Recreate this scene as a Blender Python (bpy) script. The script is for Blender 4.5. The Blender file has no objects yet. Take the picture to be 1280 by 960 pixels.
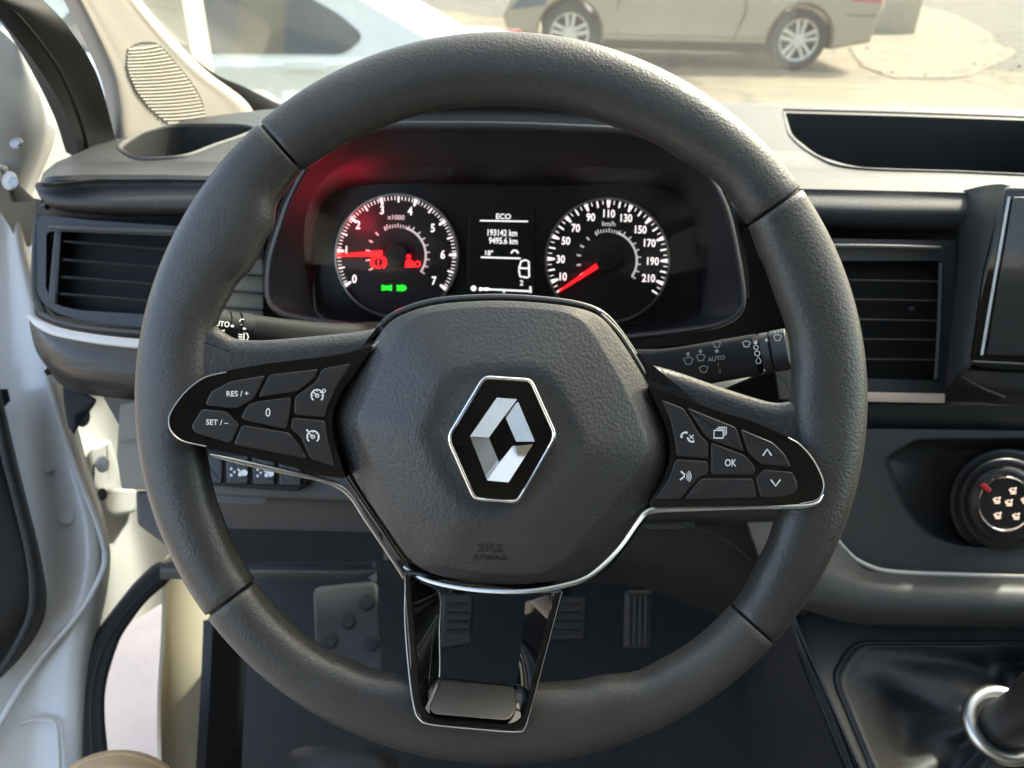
import bpy, bmesh, math, random
from mathutils import Vector, Matrix
from mathutils.geometry import tessellate_polygon
random.seed(3)
R_ = math.radians
sc = bpy.context.scene
COL = sc.collection
# ------------------------------------------------------------------ camera, sky, sun, exposure
F, CX, CY = 962.0, 640.0, 480.0            # focal length in photo pixels (1280 x 960)
CAM = Vector((0, 0, 1.40))
PITCH, ROLL = R_(30), R_(1.5)
FW = Vector((0, math.cos(PITCH), -math.sin(PITCH)))
_r0, _u0 = Vector((1, 0, 0)), Vector((0, math.sin(PITCH), math.cos(PITCH)))
RT = _r0 * math.cos(ROLL) + _u0 * math.sin(ROLL)
UP = -_r0 * math.sin(ROLL) + _u0 * math.cos(ROLL)
cam = bpy.data.cameras.new('camera'); camo = bpy.data.objects.new('camera', cam); COL.objects.link(camo)
mx = Matrix((RT, UP, -FW)).transposed().to_4x4(); mx.translation = CAM
camo.matrix_world = mx
cam.sensor_width = 36; cam.lens = F * 36 / 1280; cam.clip_start = .02; cam.clip_end = 600
cam.dof.use_dof = True; cam.dof.focus_distance = .388; cam.dof.aperture_fstop = 12.0
sc.camera = camo
SUN_AZ, SUN_EL = 47, 46                    # degrees to the right of straight ahead, degrees up
w = bpy.data.worlds.new('World'); sc.world = w; w.use_nodes = True
nt = w.node_tree
sky = nt.nodes.new('ShaderNodeTexSky'); sky.sky_type = 'NISHITA'; sky.sun_disc = False
sky.sun_elevation = R_(SUN_EL); sky.sun_rotation = R_(SUN_AZ); sky.dust_density = 4.0; sky.air_density = .9; sky.ozone_density = .6
bg = nt.nodes['Background']; bg.inputs['Strength'].default_value = .15
wbm = nt.nodes.new('ShaderNodeMix'); wbm.data_type = 'RGBA'; wbm.blend_type = 'MULTIPLY'; wbm.inputs[0].default_value = 1; wbm.inputs[7].default_value = (1, .95, .87, 1)   # hazy, warm white balance
nt.links.new(sky.outputs[0], wbm.inputs[6]); nt.links.new(wbm.outputs[2], bg.inputs['Color'])
sl = bpy.data.lights.new('sun', 'SUN'); sl.energy = 2.0; sl.angle = R_(3.0); sl.color = (1, .98, .94)
so = bpy.data.objects.new('sun', sl); COL.objects.link(so); so.location = (2, 3, 8)
_sd = Vector((math.sin(R_(SUN_AZ)) * math.cos(R_(SUN_EL)), math.cos(R_(SUN_AZ)) * math.cos(R_(SUN_EL)), math.sin(R_(SUN_EL))))
so.rotation_euler = _sd.to_track_quat('Z', 'Y').to_euler()
vs = sc.view_settings; vs.view_transform = 'Standard'; vs.look = 'None'; vs.exposure = 3.05; vs.gamma = 1; vs.use_curve_mapping = False
cy = sc.cycles
cy.max_bounces = 10; cy.diffuse_bounces = 5; cy.glossy_bounces = 4; cy.transparent_max_bounces = 12; cy.transmission_bounces = 4
cy.sample_clamp_indirect = 6; cy.use_denoising = True; cy.caustics_reflective = False; cy.caustics_refractive = False

# ------------------------------------------------------------------ geometry helpers
def ray(px, py): return FW + RT * ((px - CX) / F) - UP * ((py - CY) / F)
def P(px, py, d): return CAM + ray(px, py) * d
def plane(p0, n):
    n = Vector(n); p0 = Vector(p0); k = (p0 - CAM).dot(n)
    return lambda px, py: k / ray(px, py).dot(n)
def plane3(a, b, c):
    A, B, C_ = P(*a), P(*b), P(*c)
    return plane(A, (B - A).cross(C_ - A))
def off(f, e): return lambda px, py: f(px, py) + e
WL = {}
def link(o, loc, parent):
    COL.objects.link(o); WL[o] = Vector(loc)
    if parent is not None:
        o.parent = parent; o.location = WL[o] - WL[parent]
    else: o.location = loc
def props(o, label=None, cat=None, group=None, kind=None):
    if label: o['label'] = label
    if cat: o['category'] = cat
    if group: o['group'] = group
    if kind: o['kind'] = kind
    return o
def thing(name, label, cat, loc, group=None):
    o = bpy.data.objects.new(name, None); o.empty_display_size = .03
    link(o, loc, None); return props(o, label, cat, group)
def mk(name, V, Fc, mat, parent=None, sharp=40, smooth=True, recalc=True, **kw):
    V = [Vector(v) for v in V]
    lo = Vector([min(v[i] for v in V) for i in range(3)]); hi = Vector([max(v[i] for v in V) for i in range(3)])
    c = (lo + hi) / 2
    if parent is None: c.z = lo.z
    me = bpy.data.meshes.new(name)
    me.from_pydata([v - c for v in V], [], Fc)
    if recalc:
        bm = bmesh.new(); bm.from_mesh(me)
        bmesh.ops.recalc_face_normals(bm, faces=bm.faces); bm.to_mesh(me); bm.free()
    me.materials.append(mat)
    if smooth:
        me.polygons.foreach_set('use_smooth', [True] * len(me.polygons))
        me.set_sharp_from_angle(angle=R_(sharp))
    o = bpy.data.objects.new(name, me); link(o, c, parent)
    return props(o, **kw)
def cr(pts, n, closed=False):
    pts = [Vector(p) for p in pts]; m = len(pts); out = []
    if m == 2 and not closed:
        return [pts[0].lerp(pts[1], i / (n - 1)) for i in range(n)]
    def at(t):
        i = int(math.floor(t)); f = t - i
        if closed: a, b, c, d = (pts[(i + k) % m] for k in (-1, 0, 1, 2))
        else:
            i = min(i, m - 2); f = t - i
            b, c = pts[i], pts[i + 1]
            a = pts[i - 1] if i > 0 else b * 2 - c
            d = pts[i + 2] if i + 2 < m else c * 2 - b
        return .5 * (2 * b + (c - a) * f + (2 * a - 5 * b + 4 * c - d) * f * f + (3 * b - a - 3 * c + d) * f ** 3)
    if closed: return [at(m * i / n) for i in range(n)]
    return [at((m - 1) * i / (n - 1)) for i in range(n)]
def rc(pts, r, n=4):
    """polygon with rounded corners; r one radius or one per corner"""
    out = []; m = len(pts)
    for i in range(m):
        p = Vector(pts[i][:2]); a = Vector(pts[i - 1][:2]) - p; b = Vector(pts[(i + 1) % m][:2]) - p
        rr = r[i] if isinstance(r, (list, tuple)) else r
        t = min(rr, a.length * .45, b.length * .45)
        if t < .05: out.append(p); continue
        p0, p1 = p + a.normalized() * t, p + b.normalized() * t
        for k in range(n + 1):
            s = k / n; out.append(p0 * (1 - s) ** 2 + p * 2 * s * (1 - s) + p1 * s * s)
    return out
def area(o): return sum(o[i - 1][0] * o[i][1] - o[i][0] * o[i - 1][1] for i in range(len(o))) / 2
def inset(o, k):
    m = len(o); s = 1 if area(o) > 0 else -1; out = []
    for i in range(m):
        a, p, b = Vector(o[i - 1]), Vector(o[i]), Vector(o[(i + 1) % m])
        e1 = (p - a); e2 = (b - p)
        if e1.length < 1e-6: e1 = e2
        if e2.length < 1e-6: e2 = e1
        n1 = Vector((-e1.y, e1.x)).normalized() * s; n2 = Vector((-e2.y, e2.x)).normalized() * s
        nn = (n1 + n2)
        if nn.length < 1e-4: nn = n1
        nn.normalize(); out.append(p + nn * k / max(.5, nn.dot(n1)))
    return out
def dens(o, L):
    out = []
    for i in range(len(o)):
        a, b = Vector(o[i]), Vector(o[(i + 1) % len(o)]); k = max(1, int((b - a).length / L))
        out += [a.lerp(b, j / k) for j in range(k)]
    return out
def fn(d): return d if callable(d) else (lambda px, py: d)
def plate(name, outline, d, depth, bev, mat, parent=None, back=True, sharp=40, steps=3, bd=None, **kw):
    """solid slab: outline in photo pixels on the surface d, going back by depth (m), bevel in px"""
    f = fn(d); o = [Vector(p[:2]) for p in outline]; m = len(o)
    cx_, cy_ = sum(p.x for p in o) / m, sum(p.y for p in o) / m
    bd = bev * f(cx_, cy_) / F if bd is None else bd
    rings = []
    if depth: rings.append([P(p.x, p.y, f(p.x, p.y) + depth) for p in o])
    if bev:
        for k in range(steps + 1):
            a = math.pi / 2 * k / steps
            q = inset(o, bev * (1 - math.cos(a))) if k else o
            rings.append([P(p.x, p.y, f(p.x, p.y) + bd * (1 - math.sin(a))) for p in q])
        q = inset(o, bev * 1.25); rings.append([P(p.x, p.y, f(p.x, p.y)) for p in q])
    else: rings.append([P(p.x, p.y, f(p.x, p.y)) for p in o])
    V = [v for r in rings for v in r]; Fc = []
    for k in range(len(rings) - 1):
        for i in range(m):
            j = (i + 1) % m; Fc.append((k * m + i, k * m + j, (k + 1) * m + j, (k + 1) * m + i))
    Fc.append(tuple(range((len(rings) - 1) * m, len(rings) * m)))
    ncap = len(Fc) - 1
    if back and depth: Fc.append(tuple(range(m - 1, -1, -1)))
    ob = mk(name, V, Fc, mat, parent, sharp=sharp, **kw); ob.data.polygons[ncap].use_smooth = False
    return ob
def holed(name, outer, holes, d, depth, mat, parent=None, **kw):
    """slab with holes, same conventions as plate"""
    f = fn(d); loops = [[Vector(p[:2]) for p in L] for L in [outer] + holes]
    flat = [p for L in loops for p in L]
    tri = tessellate_polygon([[Vector((p.x, p.y, 0)) for p in L] for L in loops])
    n = len(flat)
    V = [P(p.x, p.y, f(p.x, p.y)) for p in flat] + [P(p.x, p.y, f(p.x, p.y) + depth) for p in flat]
    Fc = [tuple(t) for t in tri] + [tuple(n + i for i in reversed(t)) for t in tri]
    b = 0
    for L in loops:
        m = len(L)
        for i in range(m):
            j = (i + 1) % m; Fc.append((b + i, b + j, n + b + j, n + b + i))
        b += m
    return mk(name, V, Fc, mat, parent, **kw)
def bands(name, loops, mat, parent=None, closed=True, cap=False, **kw):
    """skin through loops of equal count, points (px, py, d)"""
    m = len(loops[0]); V = [P(*p) for L in loops for p in L]; Fc = []
    for k in range(len(loops) - 1):
        for i in range(m if closed else m - 1):
            j = (i + 1) % m; Fc.append((k * m + i, k * m + j, (k + 1) * m + j, (k + 1) * m + i))
    if cap: Fc.append(tuple(range((len(loops) - 1) * m, len(loops) * m)))
    return mk(name, V, Fc, mat, parent, **kw)
def sheet(name, rows, mat, parent=None, nu=24, nv=16, thick=.004, lin=False, **kw):
    """smooth surface through rows of (px,py,d), given thickness away from the driver"""
    g = []
    for r in rows: g.append(cr([P(*p) for p in r], nu))
    cols = [(cr([g[j][i] for j in range(len(g))], nv) if not lin else [g[j][i] for j in range(len(g))]) for i in range(nu)]
    nv = len(cols[0])
    V = [cols[i][j] for j in range(nv) for i in range(nu)]
    N = []
    for j in range(nv):
        for i in range(nu):
            a = V[j * nu + min(i + 1, nu - 1)] - V[j * nu + max(i - 1, 0)]; b = V[min(j + 1, nv - 1) * nu + i] - V[max(j - 1, 0) * nu + i]
            n_ = a.cross(b); n_ = n_.normalized() if n_.length > 1e-12 else FW.copy()
            if n_.dot(V[j * nu + i] - CAM) < 0: n_ = -n_
            N.append(n_)
    m = len(V); V2 = V + [V[i] + N[i] * thick for i in range(m)]; Fc = []
    for j in range(nv - 1):
        for i in range(nu - 1):
            q = (j * nu + i, j * nu + i + 1, (j + 1) * nu + i + 1, (j + 1) * nu + i)
            Fc.append(q); Fc.append(tuple(m + k for k in reversed(q)))
    edge = [i for i in range(nu)] + [j * nu + nu - 1 for j in range(1, nv)] + [(nv - 1) * nu + i for i in range(nu - 2, -1, -1)] + [j * nu for j in range(nv - 2, 0, -1)]
    for a, b in zip(edge, edge[1:] + edge[:1]): Fc.append((a, b, m + b, m + a))
    return mk(name, V2, Fc, mat, parent, **kw)
def sweep(name, path, ra, rb, mat, parent=None, n=12, closed=False, view=True, cap=True, sq=2.0, **kw):
    """tube along world points; ra across, rb towards the viewer (numbers or one per point)"""
    m = len(path); V = []; Fc = []
    for i, p in enumerate(path):
        if closed: t = path[(i + 1) % m] - path[i - 1]
        else: t = path[min(i + 1, m - 1)] - path[max(i - 1, 0)]
        t.normalize()
        v = (CAM - p).normalized() if view else Vector((0, 0, 1))
        s = t.cross(v).normalized(); u = s.cross(t).normalized()
        a = ra[i] if isinstance(ra, (list, tuple)) else ra; b = rb[i] if isinstance(rb, (list, tuple)) else rb
        for k in range(n):
            an = 2 * math.pi * k / n; c, q = math.cos(an), math.sin(an)
            V.append(p + s * a * math.copysign(abs(c) ** (2 / sq), c) + u * b * math.copysign(abs(q) ** (2 / sq), q))
    for i in range(m if closed else m - 1):
        for k in range(n):
            a, b = i * n + k, i * n + (k + 1) % n; c, d = ((i + 1) % m) * n + (k + 1) % n, ((i + 1) % m) * n + k
            Fc.append((a, b, c, d))
    if cap and not closed: Fc.append(tuple(range(n - 1, -1, -1))); Fc.append(tuple((m - 1) * n + k for k in range(n)))
    return mk(name, V, Fc, mat, parent, **kw)
def tube(name, pts, d, wpx, mat, parent=None, n=40, flat=.6, closed=False, **kw):
    """trim strip along photo points, width in px"""
    f = fn(d) if d is not None else None
    q = cr([(p[0], p[1], f(p[0], p[1]) if f else p[2]) for p in pts], n, closed)
    dm = q[len(q) // 2][2]
    if isinstance(wpx, (list, tuple)): ra = [x[0] * dm / F / 2 for x in cr([(x, 0, 0) for x in wpx], n)]
    else: ra = wpx * dm / F / 2
    rb = [a * flat for a in ra] if isinstance(ra, list) else ra * flat
    return sweep(name, [P(*p) for p in q], ra, rb, mat, parent, closed=closed, **kw)
def box(name, lo, hi, mat, parent=None, bev=.004, **kw):
    bm = bmesh.new(); bmesh.ops.create_cube(bm, size=1)
    for v in bm.verts: v.co = Vector([lo[i] + (v.co[i] + .5) * (hi[i] - lo[i]) for i in range(3)])
    if bev: bmesh.ops.bevel(bm, geom=bm.edges[:], offset=bev, segments=2, affect='EDGES', profile=.6)
    V = [v.co.copy() for v in bm.verts]; Fc = [tuple(v.index for v in f.verts) for f in bm.faces]; bm.free()
    return mk(name, V, Fc, mat, parent, **kw)
def ribbons(polys, width):
    """2D flat strokes -> (verts2d, faces)"""
    V, Fc = [], []
    for pl in polys:
        pl = [Vector(p) for p in pl]; b = len(V); m = len(pl)
        cl = m > 2 and (pl[0] - pl[-1]).length < 1e-6
        if cl: pl = pl[:-1]; m -= 1
        for i in range(m):
            t = (pl[(i + 1) % m] if cl or i + 1 < m else pl[i]) - (pl[i - 1] if cl or i else pl[i])
            t.normalize(); nn = Vector((-t.y, t.x)) * width / 2
            e = Vector((0, 0))
            V += [pl[i] + nn + e, pl[i] - nn + e]
        for i in range(m if cl else m - 1):
            j = (i + 1) % m; Fc.append((b + 2 * i, b + 2 * i + 1, b + 2 * j + 1, b + 2 * j))
    return V, Fc
def print2d(name, V, Fc, d, mat, parent=None, th=.0003, **kw):
    """thin raised print made of 2D faces in photo pixels"""
    f = fn(d); n = len(V)
    W = [P(v[0], v[1], f(v[0], v[1]) - th) for v in V] + [P(v[0], v[1], f(v[0], v[1]) + th * .3) for v in V]
    Fa = [tuple(q) for q in Fc] + [tuple(n + i for i in reversed(q)) for q in Fc]
    cnt = {}
    for q in Fc:
        for a, b in zip(q, q[1:] + q[:1]): cnt.setdefault((min(a, b), max(a, b)), []).append((a, b))
    for e, l in cnt.items():
        if len(l) == 1: a, b = l[0]; Fa.append((b, a, n + a, n + b))
    return mk(name, W, Fa, mat, parent, smooth=False, **kw)
def circ(cx_, cy_, r, n=24, a0=0, a1=360, ry=None):
    full = abs(a1 - a0) >= 360
    return [(cx_ + r * math.cos(R_(a0 + (a1 - a0) * i / (n if full else n - 1))), cy_ - (ry or r) * math.sin(R_(a0 + (a1 - a0) * i / (n if full else n - 1)))) for i in range(n)] + ([(cx_ + r * math.cos(R_(a0)), cy_ - (ry or r) * math.sin(R_(a0)))] if full else [])
def disc2(cx_, cy_, r, n=16, ry=None): 
    c = circ(cx_, cy_, r, n, ry=ry)[:-1]; return c, [tuple(range(len(c)))]
def join2(*parts):
    V, Fc = [], []
    for v, f in parts:
        b = len(V); V += list(v); Fc += [tuple(b + i for i in q) for q in f]
    return V, Fc
_TX = {}
def text2(s, cx_, cy_, size, rot=0, sx=1.0, bold=0):
    key = (s, bold)
    if key not in _TX:
        cu = bpy.data.curves.new('text', 'FONT'); cu.body = s; cu.align_x = 'CENTER'; cu.align_y = 'CENTER'; cu.size = 1; cu.resolution_u = 3; cu.offset = bold
        o = bpy.data.objects.new('text', cu); COL.objects.link(o)
        dg = bpy.context.evaluated_depsgraph_get(); me = bpy.data.meshes.new_from_object(o.evaluated_get(dg))
        _TX[key] = ([tuple(v.co[:2]) for v in me.vertices], [tuple(p.vertices) for p in me.polygons])
        bpy.data.objects.remove(o); bpy.data.curves.remove(cu); bpy.data.meshes.remove(me)
    V, Fc = _TX[key]; c, q = math.cos(R_(rot)), math.sin(R_(rot))
    # weld by position so that outlines close
    idx, U, mp = {}, [], []
    for v in V:
        k = (round(v[0], 4), round(v[1], 4))
        if k not in idx: idx[k] = len(U); U.append(v)
        mp.append(idx[k])
    F2 = []
    for f in Fc:
        g = []
        for i in f:
            if mp[i] not in g: g.append(mp[i])
        if len(g) > 2: F2.append(tuple(g))
    xs = [v[0] for v in U]; ys = [v[1] for v in U]; mx_, my_ = (min(xs) + max(xs)) / 2, (min(ys) + max(ys)) / 2
    out = []
    for x, y in U:
        x, y = (x - mx_) * size * sx, -(y - my_) * size
        out.append((cx_ + x * c - y * q, cy_ + x * q + y * c))
    return out, F2

# ------------------------------------------------------------------ materials
def mat(name, col, rough=.5, metal=0, bump=None, coat=0, var=0, emit=0, ecol=None, spec=.5, vscale=6, dust=0, crack=0):
    m = bpy.data.materials.new(name); m.use_nodes = True; t = m.node_tree; b = t.nodes['Principled BSDF']
    b.inputs['Base Color'].default_value = (*col, 1); b.inputs['Roughness'].default_value = rough; b.inputs['Metallic'].default_value = metal
    b.inputs['Coat Weight'].default_value = coat; b.inputs['Coat Roughness'].default_value = .03; b.inputs['Specular IOR Level'].default_value = spec
    tc = t.nodes.new('ShaderNodeTexCoord')
    if var:
        n = t.nodes.new('ShaderNodeTexNoise'); n.inputs['Scale'].default_value = vscale; n.inputs['Detail'].default_value = 6; n.inputs['Roughness'].default_value = .6
        t.links.new(tc.outputs['Object'], n.inputs['Vector'])
        r = t.nodes.new('ShaderNodeMapRange'); r.inputs[1].default_value = .3; r.inputs[2].default_value = .7; r.inputs[3].default_value = 1 - var; r.inputs[4].default_value = 1 + var
        t.links.new(n.outputs[0], r.inputs[0])
        x = t.nodes.new('ShaderNodeMix'); x.data_type = 'RGBA'; x.blend_type = 'MULTIPLY'; x.inputs[0].default_value = 1; x.inputs[6].default_value = (*col, 1)
        t.links.new(r.outputs[0], x.inputs[7]); t.links.new(x.outputs[2], b.inputs['Base Color'])
        if crack:                      # wandering cracks
            cw = t.nodes.new('ShaderNodeTexNoise'); cw.inputs['Scale'].default_value = 2.2; cw.inputs['Detail'].default_value = 5
            t.links.new(tc.outputs['Object'], cw.inputs['Vector'])
            ca = t.nodes.new('ShaderNodeVectorMath'); ca.operation = 'MULTIPLY_ADD'; ca.inputs[1].default_value = (.9, .9, .9)
            t.links.new(cw.outputs['Color'], ca.inputs[0]); t.links.new(tc.outputs['Object'], ca.inputs[2])
            cv = t.nodes.new('ShaderNodeTexVoronoi'); cv.feature = 'DISTANCE_TO_EDGE'; cv.inputs['Scale'].default_value = crack
            t.links.new(ca.outputs[0], cv.inputs['Vector'])
            cm = t.nodes.new('ShaderNodeMapRange'); cm.inputs[1].default_value = .0; cm.inputs[2].default_value = .035; cm.inputs[3].default_value = .45; cm.inputs[4].default_value = 1
            t.links.new(cv.outputs['Distance'], cm.inputs[0])
            cx2 = t.nodes.new('ShaderNodeMix'); cx2.data_type = 'RGBA'; cx2.blend_type = 'MULTIPLY'; cx2.inputs[0].default_value = 1
            t.links.new(x.outputs[2], cx2.inputs[6]); t.links.new(cm.outputs[0], cx2.inputs[7]); t.links.new(cx2.outputs[2], b.inputs['Base Color'])
        if dust:                       # fine settled dust and lint, lighter specks
            dn = t.nodes.new('ShaderNodeTexNoise'); dn.inputs['Scale'].default_value = 420; dn.inputs['Detail'].default_value = 3
            t.links.new(tc.outputs['Object'], dn.inputs['Vector'])
            dr_ = t.nodes.new('ShaderNodeMapRange'); dr_.inputs[1].default_value = .60; dr_.inputs[2].default_value = .74; dr_.inputs[4].default_value = dust
            t.links.new(dn.outputs[0], dr_.inputs[0])
            dm = t.nodes.new('ShaderNodeMix'); dm.data_type = 'RGBA'; dm.inputs[7].default_value = (.16, .15, .135, 1)
            t.links.new(dr_.outputs[0], dm.inputs[0]); t.links.new(x.outputs[2], dm.inputs[6]); t.links.new(dm.outputs[2], b.inputs['Base Color'])
        rr = t.nodes.new('ShaderNodeMapRange'); rr.inputs[1].default_value = .3; rr.inputs[2].default_value = .7; rr.inputs[3].default_value = max(.02, rough - var * .25); rr.inputs[4].default_value = min(1, rough + var * .25)
        t.links.new(n.outputs[0], rr.inputs[0]); t.links.new(rr.outputs[0], b.inputs['Roughness'])
    if bump:
        kind, scale, dist, st = bump
        if kind == 'leather':
            v = t.nodes.new('ShaderNodeTexVoronoi'); v.feature = 'F1'; v.inputs['Scale'].default_value = scale
            n2 = t.nodes.new('ShaderNodeTexNoise'); n2.inputs['Scale'].default_value = scale * .35; n2.inputs['Detail'].default_value = 3
            mp = t.nodes.new('ShaderNodeVectorMath'); mp.operation = 'MULTIPLY_ADD'; mp.inputs[1].default_value = (.00012,) * 3
            t.links.new(tc.outputs['Object'], n2.inputs['Vector']); t.links.new(n2.outputs['Color'], mp.inputs[0]); t.links.new(tc.outputs['Object'], mp.inputs[2])
            t.links.new(mp.outputs[0], v.inputs['Vector']); src = v.outputs['Distance']
        elif kind == 'brush':
            mp = t.nodes.new('ShaderNodeMapping'); mp.inputs['Scale'].default_value = (.06, 1, 1)
            t.links.new(tc.outputs['Object'], mp.inputs[0]); v = t.nodes.new('ShaderNodeTexNoise'); v.inputs['Scale'].default_value = scale; v.inputs['Detail'].default_value = 4
            t.links.new(mp.outputs[0], v.inputs['Vector']); src = v.outputs[0]
        else:
            v = t.nodes.new('ShaderNodeTexNoise'); v.inputs['Scale'].default_value = scale; v.inputs['Detail'].default_value = 4
            t.links.new(tc.outputs['Object'], v.inputs['Vector']); src = v.outputs[0]
        bp = t.nodes.new('ShaderNodeBump'); bp.inputs['Strength'].default_value = st; bp.inputs['Distance'].default_value = dist
        if kind == 'leather': bp.invert = True
        t.links.new(src, bp.inputs['Height']); t.links.new(bp.outputs[0], b.inputs['Normal'])
    if emit:
        b.inputs['Emission Color'].default_value = (*(ecol or col), 1); b.inputs['Emission Strength'].default_value = emit
    return m
def glass(name, tint, rough=.0, refl=.6, dust=0.0):
    m = bpy.data.materials.new(name); m.use_nodes = True; t = m.node_tree; t.nodes.remove(t.nodes['Principled BSDF'])
    o = t.nodes['Material Output']; tr = t.nodes.new('ShaderNodeBsdfTransparent'); tr.inputs[0].default_value = (*tint, 1)
    gl = t.nodes.new('ShaderNodeBsdfGlossy'); gl.inputs['Roughness'].default_value = rough
    fr = t.nodes.new('ShaderNodeFresnel'); fr.inputs[0].default_value = 1.45
    mu = t.nodes.new('ShaderNodeMath'); mu.operation = 'MULTIPLY'; mu.inputs[1].default_value = refl
    t.links.new(fr.outputs[0], mu.inputs[0])
    mi = t.nodes.new('ShaderNodeMixShader'); t.links.new(mu.outputs[0], mi.inputs[0]); t.links.new(tr.outputs[0], mi.inputs[1]); t.links.new(gl.outputs[0], mi.inputs[2])
    last = mi
    if dust:
        df = t.nodes.new('ShaderNodeBsdfTranslucent'); df.inputs[0].default_value = (.9, .88, .8, 1)
        no = t.nodes.new('ShaderNodeTexNoise'); no.inputs['Scale'].default_value = 9; no.inputs['Detail'].default_value = 8
        tc = t.nodes.new('ShaderNodeTexCoord'); t.links.new(tc.outputs['Object'], no.inputs['Vector'])
        m2 = t.nodes.new('ShaderNodeMath'); m2.operation = 'MULTIPLY'; m2.inputs[1].default_value = dust * 2; t.links.new(no.outputs[0], m2.inputs[0])
        mx2 = t.nodes.new('ShaderNodeMixShader'); t.links.new(m2.outputs[0], mx2.inputs[0]); t.links.new(last.outputs[0], mx2.inputs[1]); t.links.new(df.outputs[0], mx2.inputs[2]); last = mx2
    t.links.new(last.outputs[0], o.inputs[0]); return m
M = dict(
    leather=mat('grained_leather', (.032, .031, .0295), .42, bump=('leather', 640, .0004, .34), var=.24, vscale=14, dust=.10),
    airbag=mat('grained_plastic', (.036, .036, .0365), .40, bump=('leather', 560, .0005, .40), var=.16, vscale=10, dust=.10),
    plain=mat('satin_black_plastic', (.014, .015, .0165), .5, bump=('noise', 1400, .0002, .3), var=.14, dust=.16),
    soft=mat('soft_dash_plastic', (.036, .0375, .040), .50, bump=('leather', 900, .0003, .35), var=.22, spec=.28, dust=.30),
    dashgrey=mat('mid_grey_plastic', (.036, .0365, .037), .58, bump=('leather', 1000, .0003, .4), var=.16, dust=.22),
    brushed=mat('streaked_facia_plastic', (.024, .0225, .019), .42, bump=('brush', 160, .0016, .9), var=.25, vscale=20),
    gloss=mat('piano_black', (.004, .004, .004), .06, coat=.5),
    button=mat('button_black', (.018, .018, .019), .38, bump=('noise', 2000, .0001, .2)),
    dark=mat('deep_black_plastic', (.008, .0085, .009), .65, spec=.25),
    boot=mat('gear_boot_leatherette', (.022, .023, .025), .6, bump=('leather', 700, .0005, .5)),
    chrome=mat('chrome', (.80, .79, .77), .14, 1, var=.06, vscale=30),
    darkchrome=mat('dark_chrome', (.46, .455, .44), .32, 1),
    badgechrome=mat('badge_chrome', (.60, .595, .585), .2, 1, var=.05, vscale=60),
    silver=mat('satin_silver', (.42, .395, .36), .40, .45, var=.08, vscale=40),
    trim=mat('beige_grey_trim', (.27, .245, .215), .7, bump=('noise', 900, .0003, .3), var=.04),
    white=mat('white_car_paint', (.46, .46, .445), .30, coat=.4, var=.06, vscale=7),
    cream=mat('cream_sill_tone', (.66, .59, .43), .40, coat=.2, var=.08, vscale=9),  # sill coloured cream, apart from the white of the body
    rubber=mat('rubber', (.014, .014, .015), .62),
    carpet=mat('dark_carpet', (.018, .019, .0195), .95, bump=('noise', 700, .003, .8), var=.3, vscale=60),
    steel=mat('steel', (.28, .28, .275), .5, 1, var=.15, vscale=60),
    olive=mat('olive_grey_plastic', (.12, .11, .082), .55),
    tan=mat('tan_cloth', (.34, .24, .14), .9, bump=('noise', 900, .0012, .7), var=.1, vscale=30),
    print=mat('white_print', (.72, .72, .70), .5),
    printdim=mat('grey_print', (.38, .38, .36), .5),
    printdark=mat('embossed_print', (.012, .012, .013), .5),
    lit=mat('backlit_white', (.8, .76, .74), .5, emit=.17, ecol=(1, .90, .88)),
    litdim=mat('backlit_dim', (.8, .76, .74), .5, emit=.06, ecol=(1, .92, .9)),
    lcd=mat('display_white', (.8, .8, .78), .5, emit=.14, ecol=(1, 1, .95)),
    stalk=mat('stalk_plastic', (.012, .0125, .0135), .7, spec=.2, bump=('noise', 1600, .0002, .3)),
    rose=mat('rose_trim', (.50, .39, .32), .4),
    red=mat('red_lit', (.8, .02, .02), .5, emit=.42, ecol=(1, .006, .01)),
    green=mat('green_lit', (.02, .6, .02), .5, emit=.18, ecol=(.02, 1, .03)),
    dial=mat('dial_face', (.006, .006, .007), .5),
    panel=mat('cluster_panel', (.008, .008, .009), .35),
    shroud=mat('cluster_shroud', (.019, .018, .021), .5, bump=('noise', 1200, .0002, .3)),
    screen=mat('screen_glass', (.020, .022, .024), .12, coat=.6),
    gold=mat('champagne_car_paint', (.33, .255, .17), .22, .25, coat=.5),
    palewhite=mat('pale_blue_white_paint', (.74, .80, .80), .3, coat=.5),
    carglass=mat('car_window_glass', (.035, .05, .055), .06, coat=.5),
    tyre=mat('tyre', (.025, .026, .028), .8),
    alloy=mat('alloy', (.70, .70, .68), .35, .6),
    redlens=mat('red_lens', (.45, .01, .02), .15, coat=.5),
    knobred=mat('red_pointer', (.55, .02, .04), .35),
    peach=mat('warm_print', (.80, .68, .56), .5, emit=.12, ecol=(1, .7, .5)),
    concrete=mat('pale_concrete', (.165, .138, .095), .9, bump=('noise', 14, .03, .6), var=.30, vscale=3, crack=1.1),
    wallpaint=mat('grey_wall', (.30, .32, .30), .85, bump=('noise', 40, .01, .4), var=.12, vscale=2),
    head=mat('headliner', (.33, .32, .30), .9),
    windscreen=glass('windscreen_glass', (.77, .79, .74), .02, .28, .008),
    lens=glass('cluster_lens', (.95, .95, .95), .06, .45),
    window=glass('door_window_glass', (.85, .90, .87), .0, .8),
)
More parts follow.
